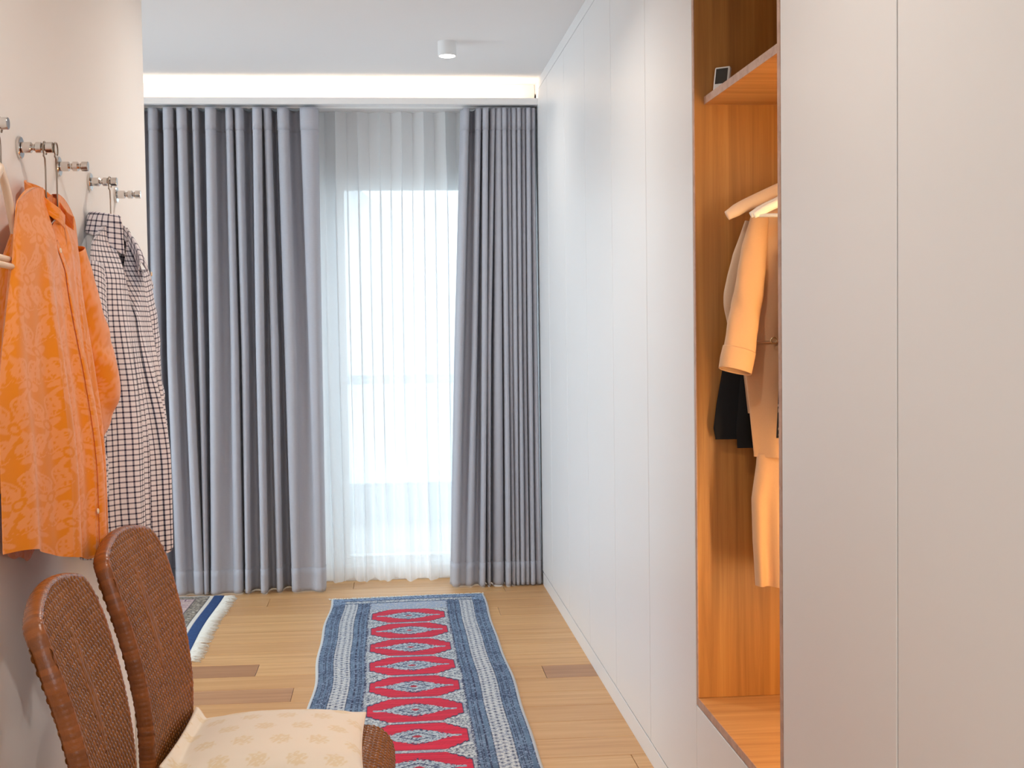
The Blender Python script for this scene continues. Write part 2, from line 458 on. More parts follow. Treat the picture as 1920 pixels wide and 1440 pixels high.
structure(box('trim_2', (XW+.001, XW+.02, -.46, 6.95, 2.5, CEIL), 'door_lacquer', bev=.001))
structure(box('trim_3', (XW+.001, 1.375, 6.722, 6.945, .066, 2.42), 'door_lacquer'))

N0, N1, NZ = 2.531, 3.275, .375
ni = thing('open_niche_cabinet', 'open oak-lined wardrobe niche with lit hanging space and white base front', 'wardrobe', (XW, (N0+N1)/2, .065))
sp = box('side_panel', (XW+.002, 1.375, N1-.019, N1-.001, .376, 2.499), 'oak_niche', ni)
box('edge_band', (XW, XW+.002, N1-.019, N1-.001, .376, 2.499), 'oak_edge', sp)
sp = box('side_panel', (XW+.002, 1.375, N0+.001, N0+.019, .376, 2.499), 'oak_niche', ni)
box('edge_band', (XW, XW+.002, N0+.001, N0+.019, .376, 2.499), 'oak_edge', sp)
box('led_strip', (1.08, 1.092, N0+.019, N0+.022, .42, 1.80), 'niche_led', sp)
fl = box('niche_floor', (XW+.002, 1.375, N0+.001, N1-.001, NZ-.02, NZ), 'oak_board', ni)
box('edge_band', (XW, XW+.002, N0+.001, N1-.001, NZ-.02, NZ), 'oak_edge', fl)
box('back_panel', (1.367, 1.375, N0+.019, N1-.019, .376, 2.48), 'oak_niche', ni)
box('niche_top', (XW+.002, 1.375, N0+.019, N1-.019, 2.481, 2.499), 'oak_board', ni)
sh = box('shelf', (.790, 1.367, N0+.0195, N1-.0195, 1.862, 1.881), 'oak_board', ni)
box('edge_band', (.788, .790, N0+.0195, N1-.0195, 1.862, 1.881), 'oak_edge', sh)
box('base_body', (XW+.022, 1.375, N0+.001, N1-.001, .066, NZ-.021), 'door_lacquer', ni)
box('drawer_front', (XW, XW+.020, N0+.0015, N1-.0015, .068, NZ-.0235), 'door_lacquer', ni, .001)
V, Fc = tube([(1.07, N0+.02, 1.72), (1.07, N1-.02, 1.72)], .0125, 14)
mobj('hanging_rod', V, Fc, 'chrome', ni)

# ================================================================== CURTAINS
def curtain(name, label, cat, tracks, mat, Yf, depth, ztop, zbot, hemz, lead=None, group=None):
    """tracks: per fold (x_top, x_mid, x_bot, w_top, w_mid, w_bot, vd_top, vd_mid, vd_bot) in metres; vd = depth share of the valley that follows"""
    nz = 70
    zs = np.concatenate([np.linspace(zbot, zbot+hemz, 6), np.linspace(zbot+hemz, ztop-.075, nz)[1:], np.linspace(ztop-.075, ztop, 6)[1:]])
    rows = []
    for z in zs:
        t = (ztop-z)/(ztop-zbot)
        def q(a, b2, c): # quadratic-ish interpolation top, middle, bottom
            return a+(b2-a)*(t/.5) if t < .5 else b2+(c-b2)*((t-.5)/.5)
        pts = []
        n = len(tracks)
        for k, T in enumerate(tracks):
            x = q(*T[0:3]); wd = q(*T[3:6]); vd = q(*T[6:9])
            pv = q(*tracks[k-1][6:9]) if k else .8
            wob = .006*sin(3.1*z+k*1.9)*t
            y0 = Yf+wob+.010*sin(k*2.3)
            h = wd/2
            if k == 0: pts.append((x-h*.9-.012, y0+depth*.8))
            pts += [(x-h*.96, y0+depth*.55*pv), (x-h, y0+depth*.22*min(1, pv+.3)), (x-h*.45, y0+.002), (x+h*.45, y0), (x+h, y0+depth*.22*min(1, vd+.3)), (x+h*.96, y0+depth*.55*vd)]
            if k < n-1:
                xn = q(*tracks[k+1][0:3])-q(*tracks[k+1][3:6])/2
                xe = x+h
                pts += [(xe+(xn-xe)*.28, y0+depth*vd), (xe+(xn-xe)*.72, y0+depth*vd)]
            else: pts.append((x+h*.9+.004, y0+depth*.85))
        rows.append(spline(pts, len(pts)*7))
    rows = np.array(rows); nzz, nu, _ = rows.shape
    Vv = np.concatenate([rows, np.broadcast_to(zs[:, None, None], (nzz, nu, 1))], -1)
    o = mobj(name, Vv[5:-5].reshape(-1, 3), quads(nzz-10, nu), mat, origin=(rows[0, :, 0].mean(), Yf+depth/2, zbot))
    solid(o, .0016); tag(o, label, cat, group)
    bulge = np.zeros((1, 1, 3)); bulge[..., 1] = -.0025
    h = mobj('heading_band', (Vv[-7:]+bulge).reshape(-1, 3), quads(7, nu), mat, o); solid(h, .004)
    h = mobj('hem', (Vv[:7]+bulge*.4).reshape(-1, 3), quads(7, nu), mat, o); solid(h, .004)
    return o, rows

def XP(x, y): return at(x, y, 1, 6.69)[0]
def track(L, yt=200, ym=660, yb=1095):
    out = []
    for (xt, xm, xb, wt, wm, wb, a, b2, c) in L:
        s = 6.69/FPX
        out.append((XP(xt, yt), XP(xm, ym), XP(xb, yb), wt*s, wm*s, wb*s, a, b2, c))
    return out
left_folds = track([
    (62, 70, 82, 17, 18, 24, 1, 1, .9), (100, 108, 118, 17, 18, 26, 1, 1, .9), (140, 150, 160, 17, 18, 22, 1, .9, .8), (178, 186, 196, 17, 18, 20, 1, 1, 1), (215, 222, 235, 17, 17, 24, 1, 1, .8), (250, 258, 272, 16, 17, 22, 1, 1, 1),
    (285, 293, 305, 16, 17, 20, 1, 1, .9), (314.7, 322, 340, 17, 16, 18, 1, .75, .35), (339.7, 353, 374, 17, 15, 16, 1, 1, 1.05), (364.7, 377, 387, 10, 11, 8, 1, .9, .9),
    (394.3, 402, 405, 18, 17, 18, .95, .6, .3), (428.9, 440, 447, 12, 14, 16, .9, 1.05, 1.1), (447.5, 459, 465, 15, 13, 9, 1, .9, .8), (482, 488, 496, 16, 15, 12, 1, 1, 1),
    (500.7, 515, 524, 13, 14, 10, 1, 1, 1.05), (530, 545, 556, 20, 22, 16, .9, .5, .22), (579, 591, 601, 32, 22, 17, .6, .7, .8)])
cl, cl_rows = curtain('curtain', 'long grey curtain gathered in many folds behind the checked shirt and left rug', 'curtain', left_folds, 'curtain_grey', 6.665, .125, 2.412, .006, .085, group='grey ripple-fold curtains')
right_folds = track([
    (874, 863, 855, 11, 12, 12, 1, .8, .3), (897, 890, 880, 11, 10, 14, 1, .9, .35), (910, 908, 905, 10, 10, 8, 1, 1, 1), (924, 917, 917, 9, 8, 5, 1, .9, .8),
    (935, 934, 935, 11, 15, 19, 1.1, 1.1, .9), (944.5, 949, 953, 8, 9, 9, 1.1, 1.1, 1.1), (953.5, 958, 963, 8, 8, 7, 1.1, 1.1, 1.1), (962.5, 966, 971, 8, 8, 7, 1.1, 1.1, 1.1),
    (971.5, 975, 980, 8, 8, 8, 1.1, 1.1, 1.1), (980.5, 984, 989, 8, 8, 8, 1.1, 1.1, 1.1), (989.5, 993.5, 999, 8, 8.5, 8, 1.1, 1.1, 1.1), (998.5, 1003.5, 1010, 8, 9, 10, .9, .9, .9)])
crr, cr_rows = curtain('curtain', 'narrow grey curtain bunched tightly against the white wardrobe', 'curtain', right_folds, 'curtain_grey', 6.665, .105, 2.412, .006, .085, group='grey ripple-fold curtains')
# sheer
zs = np.concatenate([np.linspace(.014, .10, 5), np.linspace(.10, 2.36, 50)[1:], np.linspace(2.36, 2.421, 4)[1:]])
xs = np.linspace(-1.30, .50, 1300); rows = []
for z in zs:
    t = (2.42-z)/2.4
    ph = 2*pi*xs/.112
    y = 6.872+.030*np.sin(ph)*(1-.55*sstep(.05, .45, t))+t*(.016*np.sin(2.03*ph+.8*np.sin(.9*z))+.011*np.sin(.47*ph+1.0)+.006*np.sin(4.3*ph+2*z))
    q2 = 2*pi*xs/.0565+.9*np.sin(xs*11)+.5*np.sin(1.3*z+xs*5)
    ov = sstep(.06, .22, t)*(1-.55*sstep(.65, .95, t))
    dx = .008*np.sin(2*ph)*(1-t)+.0108*ov*np.sin(q2)
    y = y+.010*ov*np.cos(q2)
    zz = np.full_like(xs, z)+(.008*np.sin(ph*.9)*(1 if z < .05 else 0))
    rows.append(np.stack([xs+dx, y, zz], -1))
Vv = np.array(rows)
sheer = mobj('sheer_curtain', Vv[4:-3].reshape(-1, 3), quads(len(zs)-7, 1300), 'sheer_white', origin=(-.05, 6.87, .014))
tag(sheer, 'white translucent sheer curtain hanging over the bright window', 'curtain')
off = np.zeros((1, 1, 3)); off[..., 1] = -.002
mobj('hem', (Vv[:5]+off).reshape(-1, 3), quads(5, 1300), 'sheer_white', sheer)
mobj('heading_band', (Vv[-4:]+off).reshape(-1, 3), quads(4, 1300), 'sheer_white', sheer)
# tracks under the pelmet with their gliders
tr = thing('curtain_track', 'white ceiling track carrying the grey curtains under the pelmet', 'curtain track', (0, 6.73, 2.4249), 'curtain tracks')
box('rail', (-2.6, .74, 6.716, 6.742, 2.4175, 2.4248), 'white_plastic', tr)
for L, dd in ((left_folds, .125), (right_folds, .105)):
    for a, b2 in zip(L, L[1:]):
        xg = (a[0]+b2[0])/2
        box('glider', (xg-.008, xg+.008, 6.722, 6.736, 2.4135, 2.4174), 'white_plastic', tr, .002)
tr = thing('curtain_track', 'white ceiling track carrying the sheer curtain under the pelmet', 'curtain track', (0, 6.872, 2.4249), 'curtain tracks')
box('rail', (-2.6, .74, 6.864, 6.880, 2.4225, 2.4248), 'white_plastic', tr)

# ================================================================== RUGS
def lerp(a, b2, t): return a+(b2-a)*t[..., None]
def hashn(x, y, s=0):
    v = np.sin(x*127.1+y*311.7+s*74.7)*43758.5453; return v-np.floor(v)
lin = lambda r, g, b2: np.array(srgb(r, g, b2)[:3])
RX0, RX1, RYF, RYN = -.305, .443, 6.462, 3.30
def runner_color(X, Y):
    s = X-RX0; Wd = RX1-RX0; t = RYF-Y
    e = np.minimum(s, Wd-s)                       # distance from a long edge
    C = np.zeros(X.shape+(3,)); C[:] = lin(176, 182, 190)
    steel, navy, ivory, grey, red = lin(104, 130, 156), lin(34, 44, 76), lin(206, 208, 208), lin(150, 158, 176), lin(208, 26, 62)
    def put(mask, c): C[mask] = c
    # abrash along the length: bands of deeper and paler blue yarn
    ab = .5+.5*np.sin(t*5.3+1.1*np.sin(t*13)); ab = ab*.5+.5*(np.sin(t*31+2)*.5+.5)
    blue = lerp(steel, lin(66, 88, 118), ab)
    ed = np.minimum(e, np.where(t < .3, t*1.0+.0, 9))
    b1 = (e > .011) & (e < .069); b3 = (e > .132) & (e < .190)
    for m_ in (b1, b3): C[m_] = blue[m_]
    for p_ in (.014, .033, .0385, .052, .0575, .068, .134, .152, .1575, .171, .1765, .189):
        put(np.abs(e-p_) < .0017, navy)
    small = hashn(np.floor(X/.004), np.floor(Y/.0055))
    for m_ in (b1, b3): put(m_ & (small > .80), lin(132, 150, 178))
    # ivory guard band with small dark motifs
    g = (e >= .069) & (e <= .132); put(g, ivory)
    gu = (e-.069)/.063; cell = t/.034
    fx = np.abs(((gu*3) % 1)-.5); fy = np.abs((cell+np.floor(gu*3)*.5) % 1-.5)
    put(g & (fx+fy < .26), navy*1.3); put(g & (np.abs(fx+fy-.42) < .05), grey*.8)
    put(g & (small > .78), grey)
    # field
    f = e >= .190; put(f, lin(168, 174, 184)); put((np.abs(e-.193) < .003), navy*1.2)
    put(f & (small > .70), lin(128, 136, 158)); put(f & (small < .12), ivory)
    cx = X-(RX0+RX1)/2
    k = np.floor((t-.287)/.301+.0); ty = (t-.287)-k*.301-.1505           # -.15..+.15 within one medallion row
    inside = f & (t > .29) 
    ax, ay = np.abs(cx), np.abs(ty)
    st = .004*np.sign(np.sin(ax*2*pi/.022))
    octo = (ax < .163) & (ay < .136) & (ay < .052+(.163-ax)*1.15+st)
    put(inside & (ax < .168) & (ay < .140) & (ay < .058+(.168-ax)*1.15+st), navy*1.2)
    put(inside & octo, red)
    rv = .80+.35*hashn(np.floor(ty/.006), k, 3)
    mm = inside & octo; C[mm] = C[mm]*rv[mm][:, None]
    # central lozenge: stepped, long thin tips
    dia = (ax/.122+(ay/.080)) < 1.0+.07*np.sign(np.sin(ax*2*pi/.017))
    body = (ax < .078) & (ay < .066*(1-.55*(ax/.078)**2)+.006*np.sin(ax*2*pi/.02))
    tip = (ax < .140) & (ay < .010)
    loz = inside & octo & ((dia & (ay < .055)) | body | (tip & (ax > .1)))
    lo2 = inside & octo & ((ax/.130+(ay/.088)) < 1.02) & ~loz
    put(lo2 & (small > .45), navy*1.4)
    put(loz, lin(184, 196, 204)); put(loz & (small > .66), lin(120, 134, 156)); put(loz & (small < .08), navy)
    put(loz & (ax+ay*1.2 < .018), red*.7); put(loz & (np.abs(ax*.8+ay*1.1-.045) < .004), navy*1.5)
    put(inside & (np.abs(ax-.138) < .007) & (ay < .008), grey)
    # ivory half-lozenges between the rows
    cyy = .1505-ay
    half = inside & (ax > .075) & (ax < .180) & (cyy < .078*(ax-.07)/.105)
    put(half, lin(196, 202, 204)); put(half & (small > .62), lin(112, 122, 140)); put(half & (small < .05), lin(60, 60, 70))
    edge = half & (np.abs(cyy-.070*(ax-.07)/.105) < .006); put(edge & (np.sin(ax*2*pi/.02) > .2), ivory*1.1)
    # far end border
    eb = (t > .0) & (t < .145) & (e > .011)
    C[eb] = blue[eb]*1.0
    put(eb & (small > .62), lin(150, 172, 204)); put(eb & (np.abs(t-.075) < .006) & (e > .05), navy*1.6); put(eb & (np.abs(t-.135) < .005) & (e > .06), navy*1.6)
    put(eb & (t > .08) & (t < .13) & (small > .4) & (e > .07), ivory*.9)
    mid = (t >= .145) & (t < .29) & (e >= .190); put(mid & (small > .5), lin(150, 166, 194)); 
    put((e <= .011), lin(196, 200, 206)); put((e <= .005), lin(206, 204, 198))
    return C
nx, ny = 230, 960
xs = np.linspace(RX0, RX1, nx); ys = np.linspace(RYN, RYF, ny)
Xg, Yg = np.meshgrid(xs, ys, indexing='ij')
Cg = runner_color(Xg, Yg)
e = np.minimum(Xg-RX0, RX1-Xg); ee = np.minimum(e, np.minimum(Yg-RYN, RYF-Yg))
Zg = .0015+.0062*sstep(0, .006, ee)+.0009*(hashn(np.floor(Xg/.006), np.floor(Yg/.008), 1)-.5)+.0012*np.sin(Yg*9)*np.sin(Xg*8)
wob = .006*np.sin(Yg*4.2)+.004*np.sin(Yg*9.1+1)
Xw_ = Xg+wob*np.where(Xg < .07, 1, .6)*np.abs(Xg-.07)/.37
Yw_ = Yg+.018*(Xg-.07)/.37*sstep(5.5, 6.46, Yg)
Vt = np.stack([Xw_, Yw_, Zg], -1).reshape(-1, 3); Vb = Vt.copy(); Vb[:, 2] = .0006
ft = quads(nx, ny)
per = [i*ny for i in range(nx)]+[(nx-1)*ny+j for j in range(1, ny)]+[i*ny+ny-1 for i in range(nx-2, -1, -1)]+[j for j in range(ny-2, 0, -1)]
side = [[per[i], per[i-1], per[i-1]+nx*ny, per[i]+nx*ny] for i in range(len(per))]
Fr = ft.tolist()+side
rug = mobj('runner_rug', np.vstack([Vt, Vb]), Fr, 'rug_pile', col=np.vstack([Cg.reshape(-1, 3)]*2), origin=(.069, 4.9, 0))
tag(rug, 'blue-grey runner rug with a row of red medallions on the oak floor', 'rug')
def fringe(parent, pts, dirs, length, rad, mat='fringe_ivory'):
    P_ = []; 
    for p, d in zip(pts, dirs):
        L = length*random.uniform(.6, 1.15); sd = Vector((d[1], -d[0], 0))*random.uniform(-.45, .45)*L
        a = np.array(p); pth = [a, a+np.array(d)*L*.5+np.array(sd)*.3+(0, 0, random.uniform(0, .002)), a+np.array(d)*L+np.array(sd)]
        pth[2][2] = .0016
        P_.append(tube(pth, (rad, rad*.9, rad*.4), 5))
    V, Fc = join(*P_)
    o = mobj('fringe', V, Fc, mat, parent); o['kind'] = 'stuff'; return o
pts = []; 
for k in range(130):
    x = RX0+(RX1-RX0)*(k+random.uniform(-.4, .4))/129
    pts.append((x, RYF-.002+.018*(x-.07)/.37, .004))
fringe(rug, pts, [(random.uniform(-.25, .25), 1, 0) for _ in pts], .036, .0030)

# second rug, its long side parallel to the curtain
QX1, QX0, QY1, QY0 = -.834, -2.35, 6.628, 5.32
def rug2_color(X, Y):
    a = QX1-X; e2_ = np.minimum(QY1-Y, Y-QY0); a2 = np.minimum(a, X-QX0)
    C = np.zeros(X.shape+(3,)); C[:] = lin(176, 152, 150)
    sm = hashn(np.floor(X/.007), np.floor(Y/.007), 5)
    d = np.minimum(a2-.055, e2_)
    def put(m_, c): C[m_] = c
    put(d >= 0, lin(232, 226, 216)); put((d > .018), lin(60, 52, 58))
    put(d > .022, lin(150, 138, 122)); put((d > .022) & (sm > .7), lin(96, 88, 84)); put((d > .022) & (sm < .15), lin(196, 186, 170))
    put(d > .075, lin(60, 50, 66)); put(d > .080, lin(196, 166, 164)); 
    th = (np.where(a2-.055 < e2_, Y, X)/.045) % 1
    put((d > .085) & (d < .15) & (np.abs(th-.5) < .22), lin(226, 206, 196)); put((d > .09) & (d < .145) & (np.abs(th-.5) < .08), lin(120, 84, 110))
    put(d > .155, lin(84, 66, 100)); put((d > .16) & (sm > .3), lin(206, 180, 180)); put((d > .2), lin(92, 66, 92))
    put((d > .21), lin(160, 116, 124)); put((d > .21) & (sm > .6), lin(210, 188, 184)); put((d > .21) & (sm < .2), lin(90, 76, 110))
    put(a2 < .055, lin(4, 60, 118)); put((a2 < .055) & (sm > .85), lin(10, 74, 134))
    put((e2_ < .006), lin(222, 214, 204)); put((e2_ < .006) & (((X/.02) % 1) < .4), lin(80, 60, 70))
    return C
nx, ny = 330, 300
xs = np.linspace(QX0, QX1, nx); ys = np.linspace(QY0, QY1, ny); Xg, Yg = np.meshgrid(xs, ys, indexing='ij')
ee = np.minimum(np.minimum(Xg-QX0, QX1-Xg), np.minimum(Yg-QY0, QY1-Yg))
Zg = .0015+.007*sstep(0, .006, ee)+.0008*(hashn(np.floor(Xg/.006), np.floor(Yg/.006), 2)-.5)
Xs = Xg+.02*(Yg-6.6)/1.0*0+.006*np.sin(Yg*5)
Vt = np.stack([Xs, Yg, Zg], -1).reshape(-1, 3); Vb = Vt.copy(); Vb[:, 2] = .0006
per = [i*ny for i in range(nx)]+[(nx-1)*ny+j for j in range(1, ny)]+[i*ny+ny-1 for i in range(nx-2, -1, -1)]+[j for j in range(ny-2, 0, -1)]
Fr = quads(nx, ny).tolist()+[[per[i], per[i-1], per[i-1]+nx*ny, per[i]+nx*ny] for i in range(len(per))]
rug2 = mobj('fringed_rug', np.vstack([Vt, Vb]), Fr, 'rug_pile', col=np.vstack([rug2_color(Xg, Yg).reshape(-1, 3)]*2), origin=(-1.55, 6.0, 0))
tag(rug2, 'pale patterned rug with dark blue end band and thick white fringe below the curtain', 'rug')
pts = []
for k in range(420):
    y = QY0+.01+(QY1-QY0-.02)*(k+random.uniform(-.5, .5))/419
    pts.append((QX1-.003+.006*sin(y*5), y, .0045))
fringe(rug2, pts, [(1, random.uniform(-.18, .18), 0) for _ in pts], .062, .0026)

# ================================================================== CEILING LAMPS
def spotlight(x, y, label):
    t = thing('ceiling_spotlight', label, 'ceiling light', (x, y, CEIL), 'round white ceiling spotlights')
    V, Fc = lathe([(.040, 0), (.040, -.060), (.0385, -.062), (.0345, -.062), (.034, -.0600)], 32, center=(x, y, CEIL))
    o = mobj('housing', V, Fc, 'white_metal', t, smooth=False)
    V, Fc = lathe([(.0335, -.0600), (.0335, -.0632), (.030, -.0642)], 32, center=(x, y, CEIL)); mobj('lens', V, Fc, 'lamp_lens', t)
    l = bpy.data.lights.new('spotlight_lamp', 'AREA'); l.shape = 'DISK'; l.size = .06; l.energy = SPOT_W; l.color = (1, .92, .83); l.spread = radians(150)
    if y > 5: l.energy = SPOT_W*.35
    lo = bpy.data.objects.new('spotlight_lamp', l); COL.objects.link(lo); lo.parent = t; lo.location = (0, 0, -.066)
spotlight(.273, 5.779, 'small round white ceiling spotlight before the cove')
for y, lb in ((3.9, 'small round white ceiling spotlight over the gap between chairs and curtain'), (2.0, 'small round white ceiling spotlight over the woven chairs'), (.1, 'small round white ceiling spotlight far from the window')):
    spotlight(.03, y, lb)

# ================================================================== WALL: hooks, socket
HOOKY = [2.335, 2.637, 2.937, 3.239, 3.541]; HZ = 1.675
prof = [(.0214, 0), (.0214, .0045), (.020, .006), (.0095, .006), (.0105, .007), (.0105, .0235), (.0060, .0275), (.0060, .0290), (.0105, .0330), (.0105, .0425), (.0060, .0465), (.0060, .0475), (.0105, .0515), (.0105, .0635), (.0098, .0645)]
hl = ['chrome peg wall hook carrying the cream hanger beside the orange blouse', 'chrome peg wall hook carrying the orange blouse', 'empty chrome peg wall hook between the orange blouse and checked shirt',
      'chrome peg wall hook carrying the checked shirt', 'empty chrome peg wall hook at the wall end by the curtain']
first = None
for y, lb in zip(HOOKY, hl):
    if first is None:
        first = thing('wall_hook', lb, 'hook', (XL, y, HZ), 'chrome peg wall hooks')
        V, Fc = lathe(prof[:4], 36, 'x', (XL, y, HZ)); o = mobj('base_plate', V, Fc, 'chrome', first, smooth=False)
        V, Fc = lathe(prof[4:], 28, 'x', (XL, y, HZ)); o = mobj('peg', V, Fc, 'chrome', first)
        for o in first.children:
            o.data.polygons.foreach_set('use_smooth', [True]*len(o.data.polygons)); o.data.set_sharp_from_angle(angle=radians(25))
    else:
        c = copy_tree(first); c.location = (XL, y, HZ); c['label'] = lb
so = thing('wall_socket', 'white wall socket low on the wall seen between the two woven chairs', 'socket', (XL, 3.66, .215))
box('plate', (XL, XL+.010, 3.62, 3.70, .13, .295), 'white_plastic', so, .003)
for zc in (.172, .252):
    V, Fc = lathe([(.024, .0099), (.024, .0125), (.0205, .0125), (.0205, .0102), (.006, .0102)], 24, 'x', (XL, 3.66, zc)); mobj('socket_insert', V, Fc, 'white_plastic', so, smooth=False)

# ================================================================== HANGING CLOTHES
def hanger_hook(top, drop, r, axis, rad=.0016, tilt=0.0, tip=1):
    """question-mark wire: hangs over a peg at 'top' (peg centre), stem goes down to z-drop; axis = unit vector of the loop plane"""
    t = np.array(top, float); a = np.array(axis, float)
    th = np.linspace(-.25*pi, 1.28*pi, 22)
    pts = [t+a*tip*r*cos(q)+np.array((0, 0, r*sin(q))) for q in th]
    pts += [t-a*tip*r*.75+np.array((0, 0, -r*1.15)), t-a*tip*.0+np.array((0, 0, -r*2.0)), t+np.array((0, 0, -drop))]
    return tube(spline(pts, 60), rad, 8)

def shirt_body(C, th, zneck, zsh, hw0, hw1, hem, tfront, tback, folds, nu=260, nv=330, neck=.062, vdrop=.0, pw=1.15, near=None):
    """closed body: front and back sheet joined; returns V, F, (u_len, v_len)"""
    a = np.array((sin(th), cos(th), 0)); n = np.array((cos(th), -sin(th), 0))
    u = np.linspace(-1, 1, nu); v = np.linspace(0, 1, nv)
    U, Vv = np.meshgrid(u, v, indexing='ij')
    s0 = np.abs(U)*hw0
    ztop = np.where(s0 < neck, zneck-.012*(1-(s0/neck)**2), zneck-(zneck-zsh)*np.clip((s0-neck)/(hw0-neck), 0, 1)**pw)
    ztop = ztop-.035*sstep(.86, 1, np.abs(U))
    zh = hem(U)
    ztf = ztop-vdrop*(1-np.clip(s0/neck, 0, 1)**1.6)
    Z = ztf+(zh-ztf)*Vv; Zbk = ztop+(zh-ztop)*Vv
    hw = hw0+(hw1-hw0)*sstep(0, .9, Vv)**.8
    if near is not None: hw = np.where(U < 0, hw0+(near-hw0)*sstep(0, .6, Vv)**.8, hw)
    Sg = U*hw
    out = []
    for sgn, tf in ((1, tfront), (-1, tback)):
        rnd = (1-np.abs(U)**2.6)
        rise = sstep(0, .16, Vv)
        T = sgn*tf(U, Vv)*rnd*rise+sgn*.006*rnd
        if sgn > 0: T = T+folds(U, Vv)*rnd*sstep(.02, .5, Vv)
        else: T = T-.4*np.abs(folds(U+.3, Vv))*rnd*sstep(.02, .5, Vv)*.3
        P = C[None, None, :]+a*Sg[..., None]+n*T[..., None]; P[..., 2] = Z if sgn > 0 else Zbk
        out.append(P)
    Pf, Pb = out
    Pb = np.minimum(Pb, 1e9); 
    Pb[..., 0] = np.maximum(Pb[..., 0], XL+.006); Pf[..., 0] = np.maximum(Pf[..., 0], XL+.008)
    V = np.vstack([Pf.reshape(-1, 3), Pb.reshape(-1, 3)])
    N_ = nu*nv
    F1 = quads(nu, nv)[:, ::-1]; F2 = quads(nu, nv)+N_
    cap = []
    for j in range(nv-1):
        cap.append([j, j+1, j+1+N_, j+N_]); q = (nu-1)*nv+j; cap.append([q+1, q, q+N_, q+1+N_])
    for i in range(nu-1):
        if abs(u[i])*hw0 > neck and abs(u[i+1])*hw0 > neck: cap.append([i*nv, i*nv+N_, (i+1)*nv+N_, (i+1)*nv])
    # arc length across the folded front so that the print does not stretch
    d = np.linalg.norm(np.diff(Pf, axis=0), axis=-1); L = np.concatenate([np.zeros((1, nv)), np.cumsum(d, 0)], 0); L -= L[nu//2][None, :]
    uvf = np.stack([L, Z], -1).reshape(-1, 2); uvb = np.stack([Sg, Z], -1).reshape(-1, 2)
    return V, F1.tolist()+F2.tolist()+cap, np.vstack([uvf, uvb]), Pf, a, n

def sleeve(path, rad, seg=40, flat=.6, wr=.004, up=(1, 0, 0), n=70, open_end=True):
    P = spline(path, n); R = np.interp(np.linspace(0, 1, n), np.linspace(0, 1, len(rad)), rad)
    P, T, N, B = frames(P, up); a = np.linspace(0, 2*pi, seg, endpoint=False)
    L = np.concatenate([[0], np.cumsum(np.linalg.norm(np.diff(P, axis=0), axis=1))])
    W = wr*(np.sin(L[:, None]*95+2.1*np.sin(a)[None]+1.3*np.cos(2*a)[None])*.6+np.sin(L[:, None]*41+3*a[None]))*np.clip(L/L[-1]*2, 0, 1)[:, None]
    r = R[:, None]+W*np.abs(np.sin(a))[None]**.7
    V = P[:, None]+(r*np.sign(np.cos(a))*np.abs(np.cos(a))**.85)[..., None]*N[:, None]+(flat*r*np.sin(a))[..., None]*B[:, None]
    V = V.reshape(-1, 3); Fc = []
    for i in range(n-1):
        for j in range(seg):
            j2 = (j+1) % seg; Fc.append([i*seg+j, i*seg+j2, (i+1)*seg+j2, (i+1)*seg+j])
    uv = np.stack([np.broadcast_to((a*.055)[None], (n, seg)), np.broadcast_to(-L[:, None], (n, seg))], -1).reshape(-1, 2)
    V[:, 0] = np.maximum(V[:, 0], XL+.006)
    return V, Fc, uv

def damask(p, q):
    """two-tone floral scroll print, p across and q up, in metres"""
    p = p+.010*np.sin(q*38)+.006*np.sin(q*91+1); q = q+.010*np.sin(p*44+.7)
    val = np.full(np.shape(p), -1.0)
    for ox, oy, rot in ((0, 0, 0), (.065, .10, 1.1)):
        x = ((p-ox+.065) % .13)-.065; y = ((q-oy+.10) % .20)-.10
        r = np.hypot(x, y); th = np.arctan2(y, x)+rot
        petal = .034*(1+.42*np.cos(6*th))-r
        core = np.abs(r-.013)-.004
        val = np.maximum(val, np.where(core > 0, petal*40, -1))
        for sx_ in (-1, 1):          # spiral scrolls flanking every flower
            xx = sx_*x-.036; yy = y-.045; rr = np.hypot(xx, yy); tt = np.arctan2(yy, xx)
            spi = np.cos(tt*1.0-rr*330)-.25
            val = np.maximum(val, np.where(rr < .033, spi, -1))
            xx = sx_*x-.028; yy = y+.055; rr = np.hypot(xx*1.6+yy*.5, yy)
            leaf = .030*(1+.25*np.cos(9*np.arctan2(yy, xx)))-rr
            val = np.maximum(val, np.where(np.abs(xx*1.2+yy*.3) > .003, leaf*40, -1))
    return sstep(-.05, .12, val)
OR0, OR1 = lin(241, 138, 6), lin(247, 154, 84)
def orange_cols(uv): d = damask(uv[:, 0]*1.05, uv[:, 1]*1.55); return OR0+(OR1-OR0)*d[:, None]

# --- orange blouse
Co = np.array((-.648, 2.637, 0))
ob = thing('orange_blouse', 'orange and pink floral blouse on a wire hanger, hanging above the nearer woven chair', 'blouse', (Co[0], Co[1], .90))
def hem_o(U): return .905+.045*(U < -.35)*sstep(-.35, -.9, U)*1.0+.0*U+.05*np.abs(U)**2*0-.02*np.exp(-((U+.12)/.12)**2)-.012*np.exp(-((U-.55)/.3)**2)
def fold_o(U, V_):
    s = U+.12*V_*U
    f = .020*np.sin(13*s+.6+.5*V_)+.010*np.sin(27*s+1.7-.7*V_)+.007*np.sin(6*s+2)
    f = .6*f+.020*(.62-np.abs(np.sin(7.2*s+.4+.3*V_))**.65)
    return f*(.35+.65*V_)
V, Fc, uv, Pf, a_, n_ = shirt_body(Co, radians(0), 1.592, 1.535, .245, .290, hem_o, lambda U, W: .022+.045*sstep(.05, .8, W), lambda U, W: .02+.018*W, fold_o, neck=.056, vdrop=.055, pw=1.9, near=.365)
body = mobj('body', V, Fc, 'printed_silk', ob, uv=uv, col=orange_cols(uv))
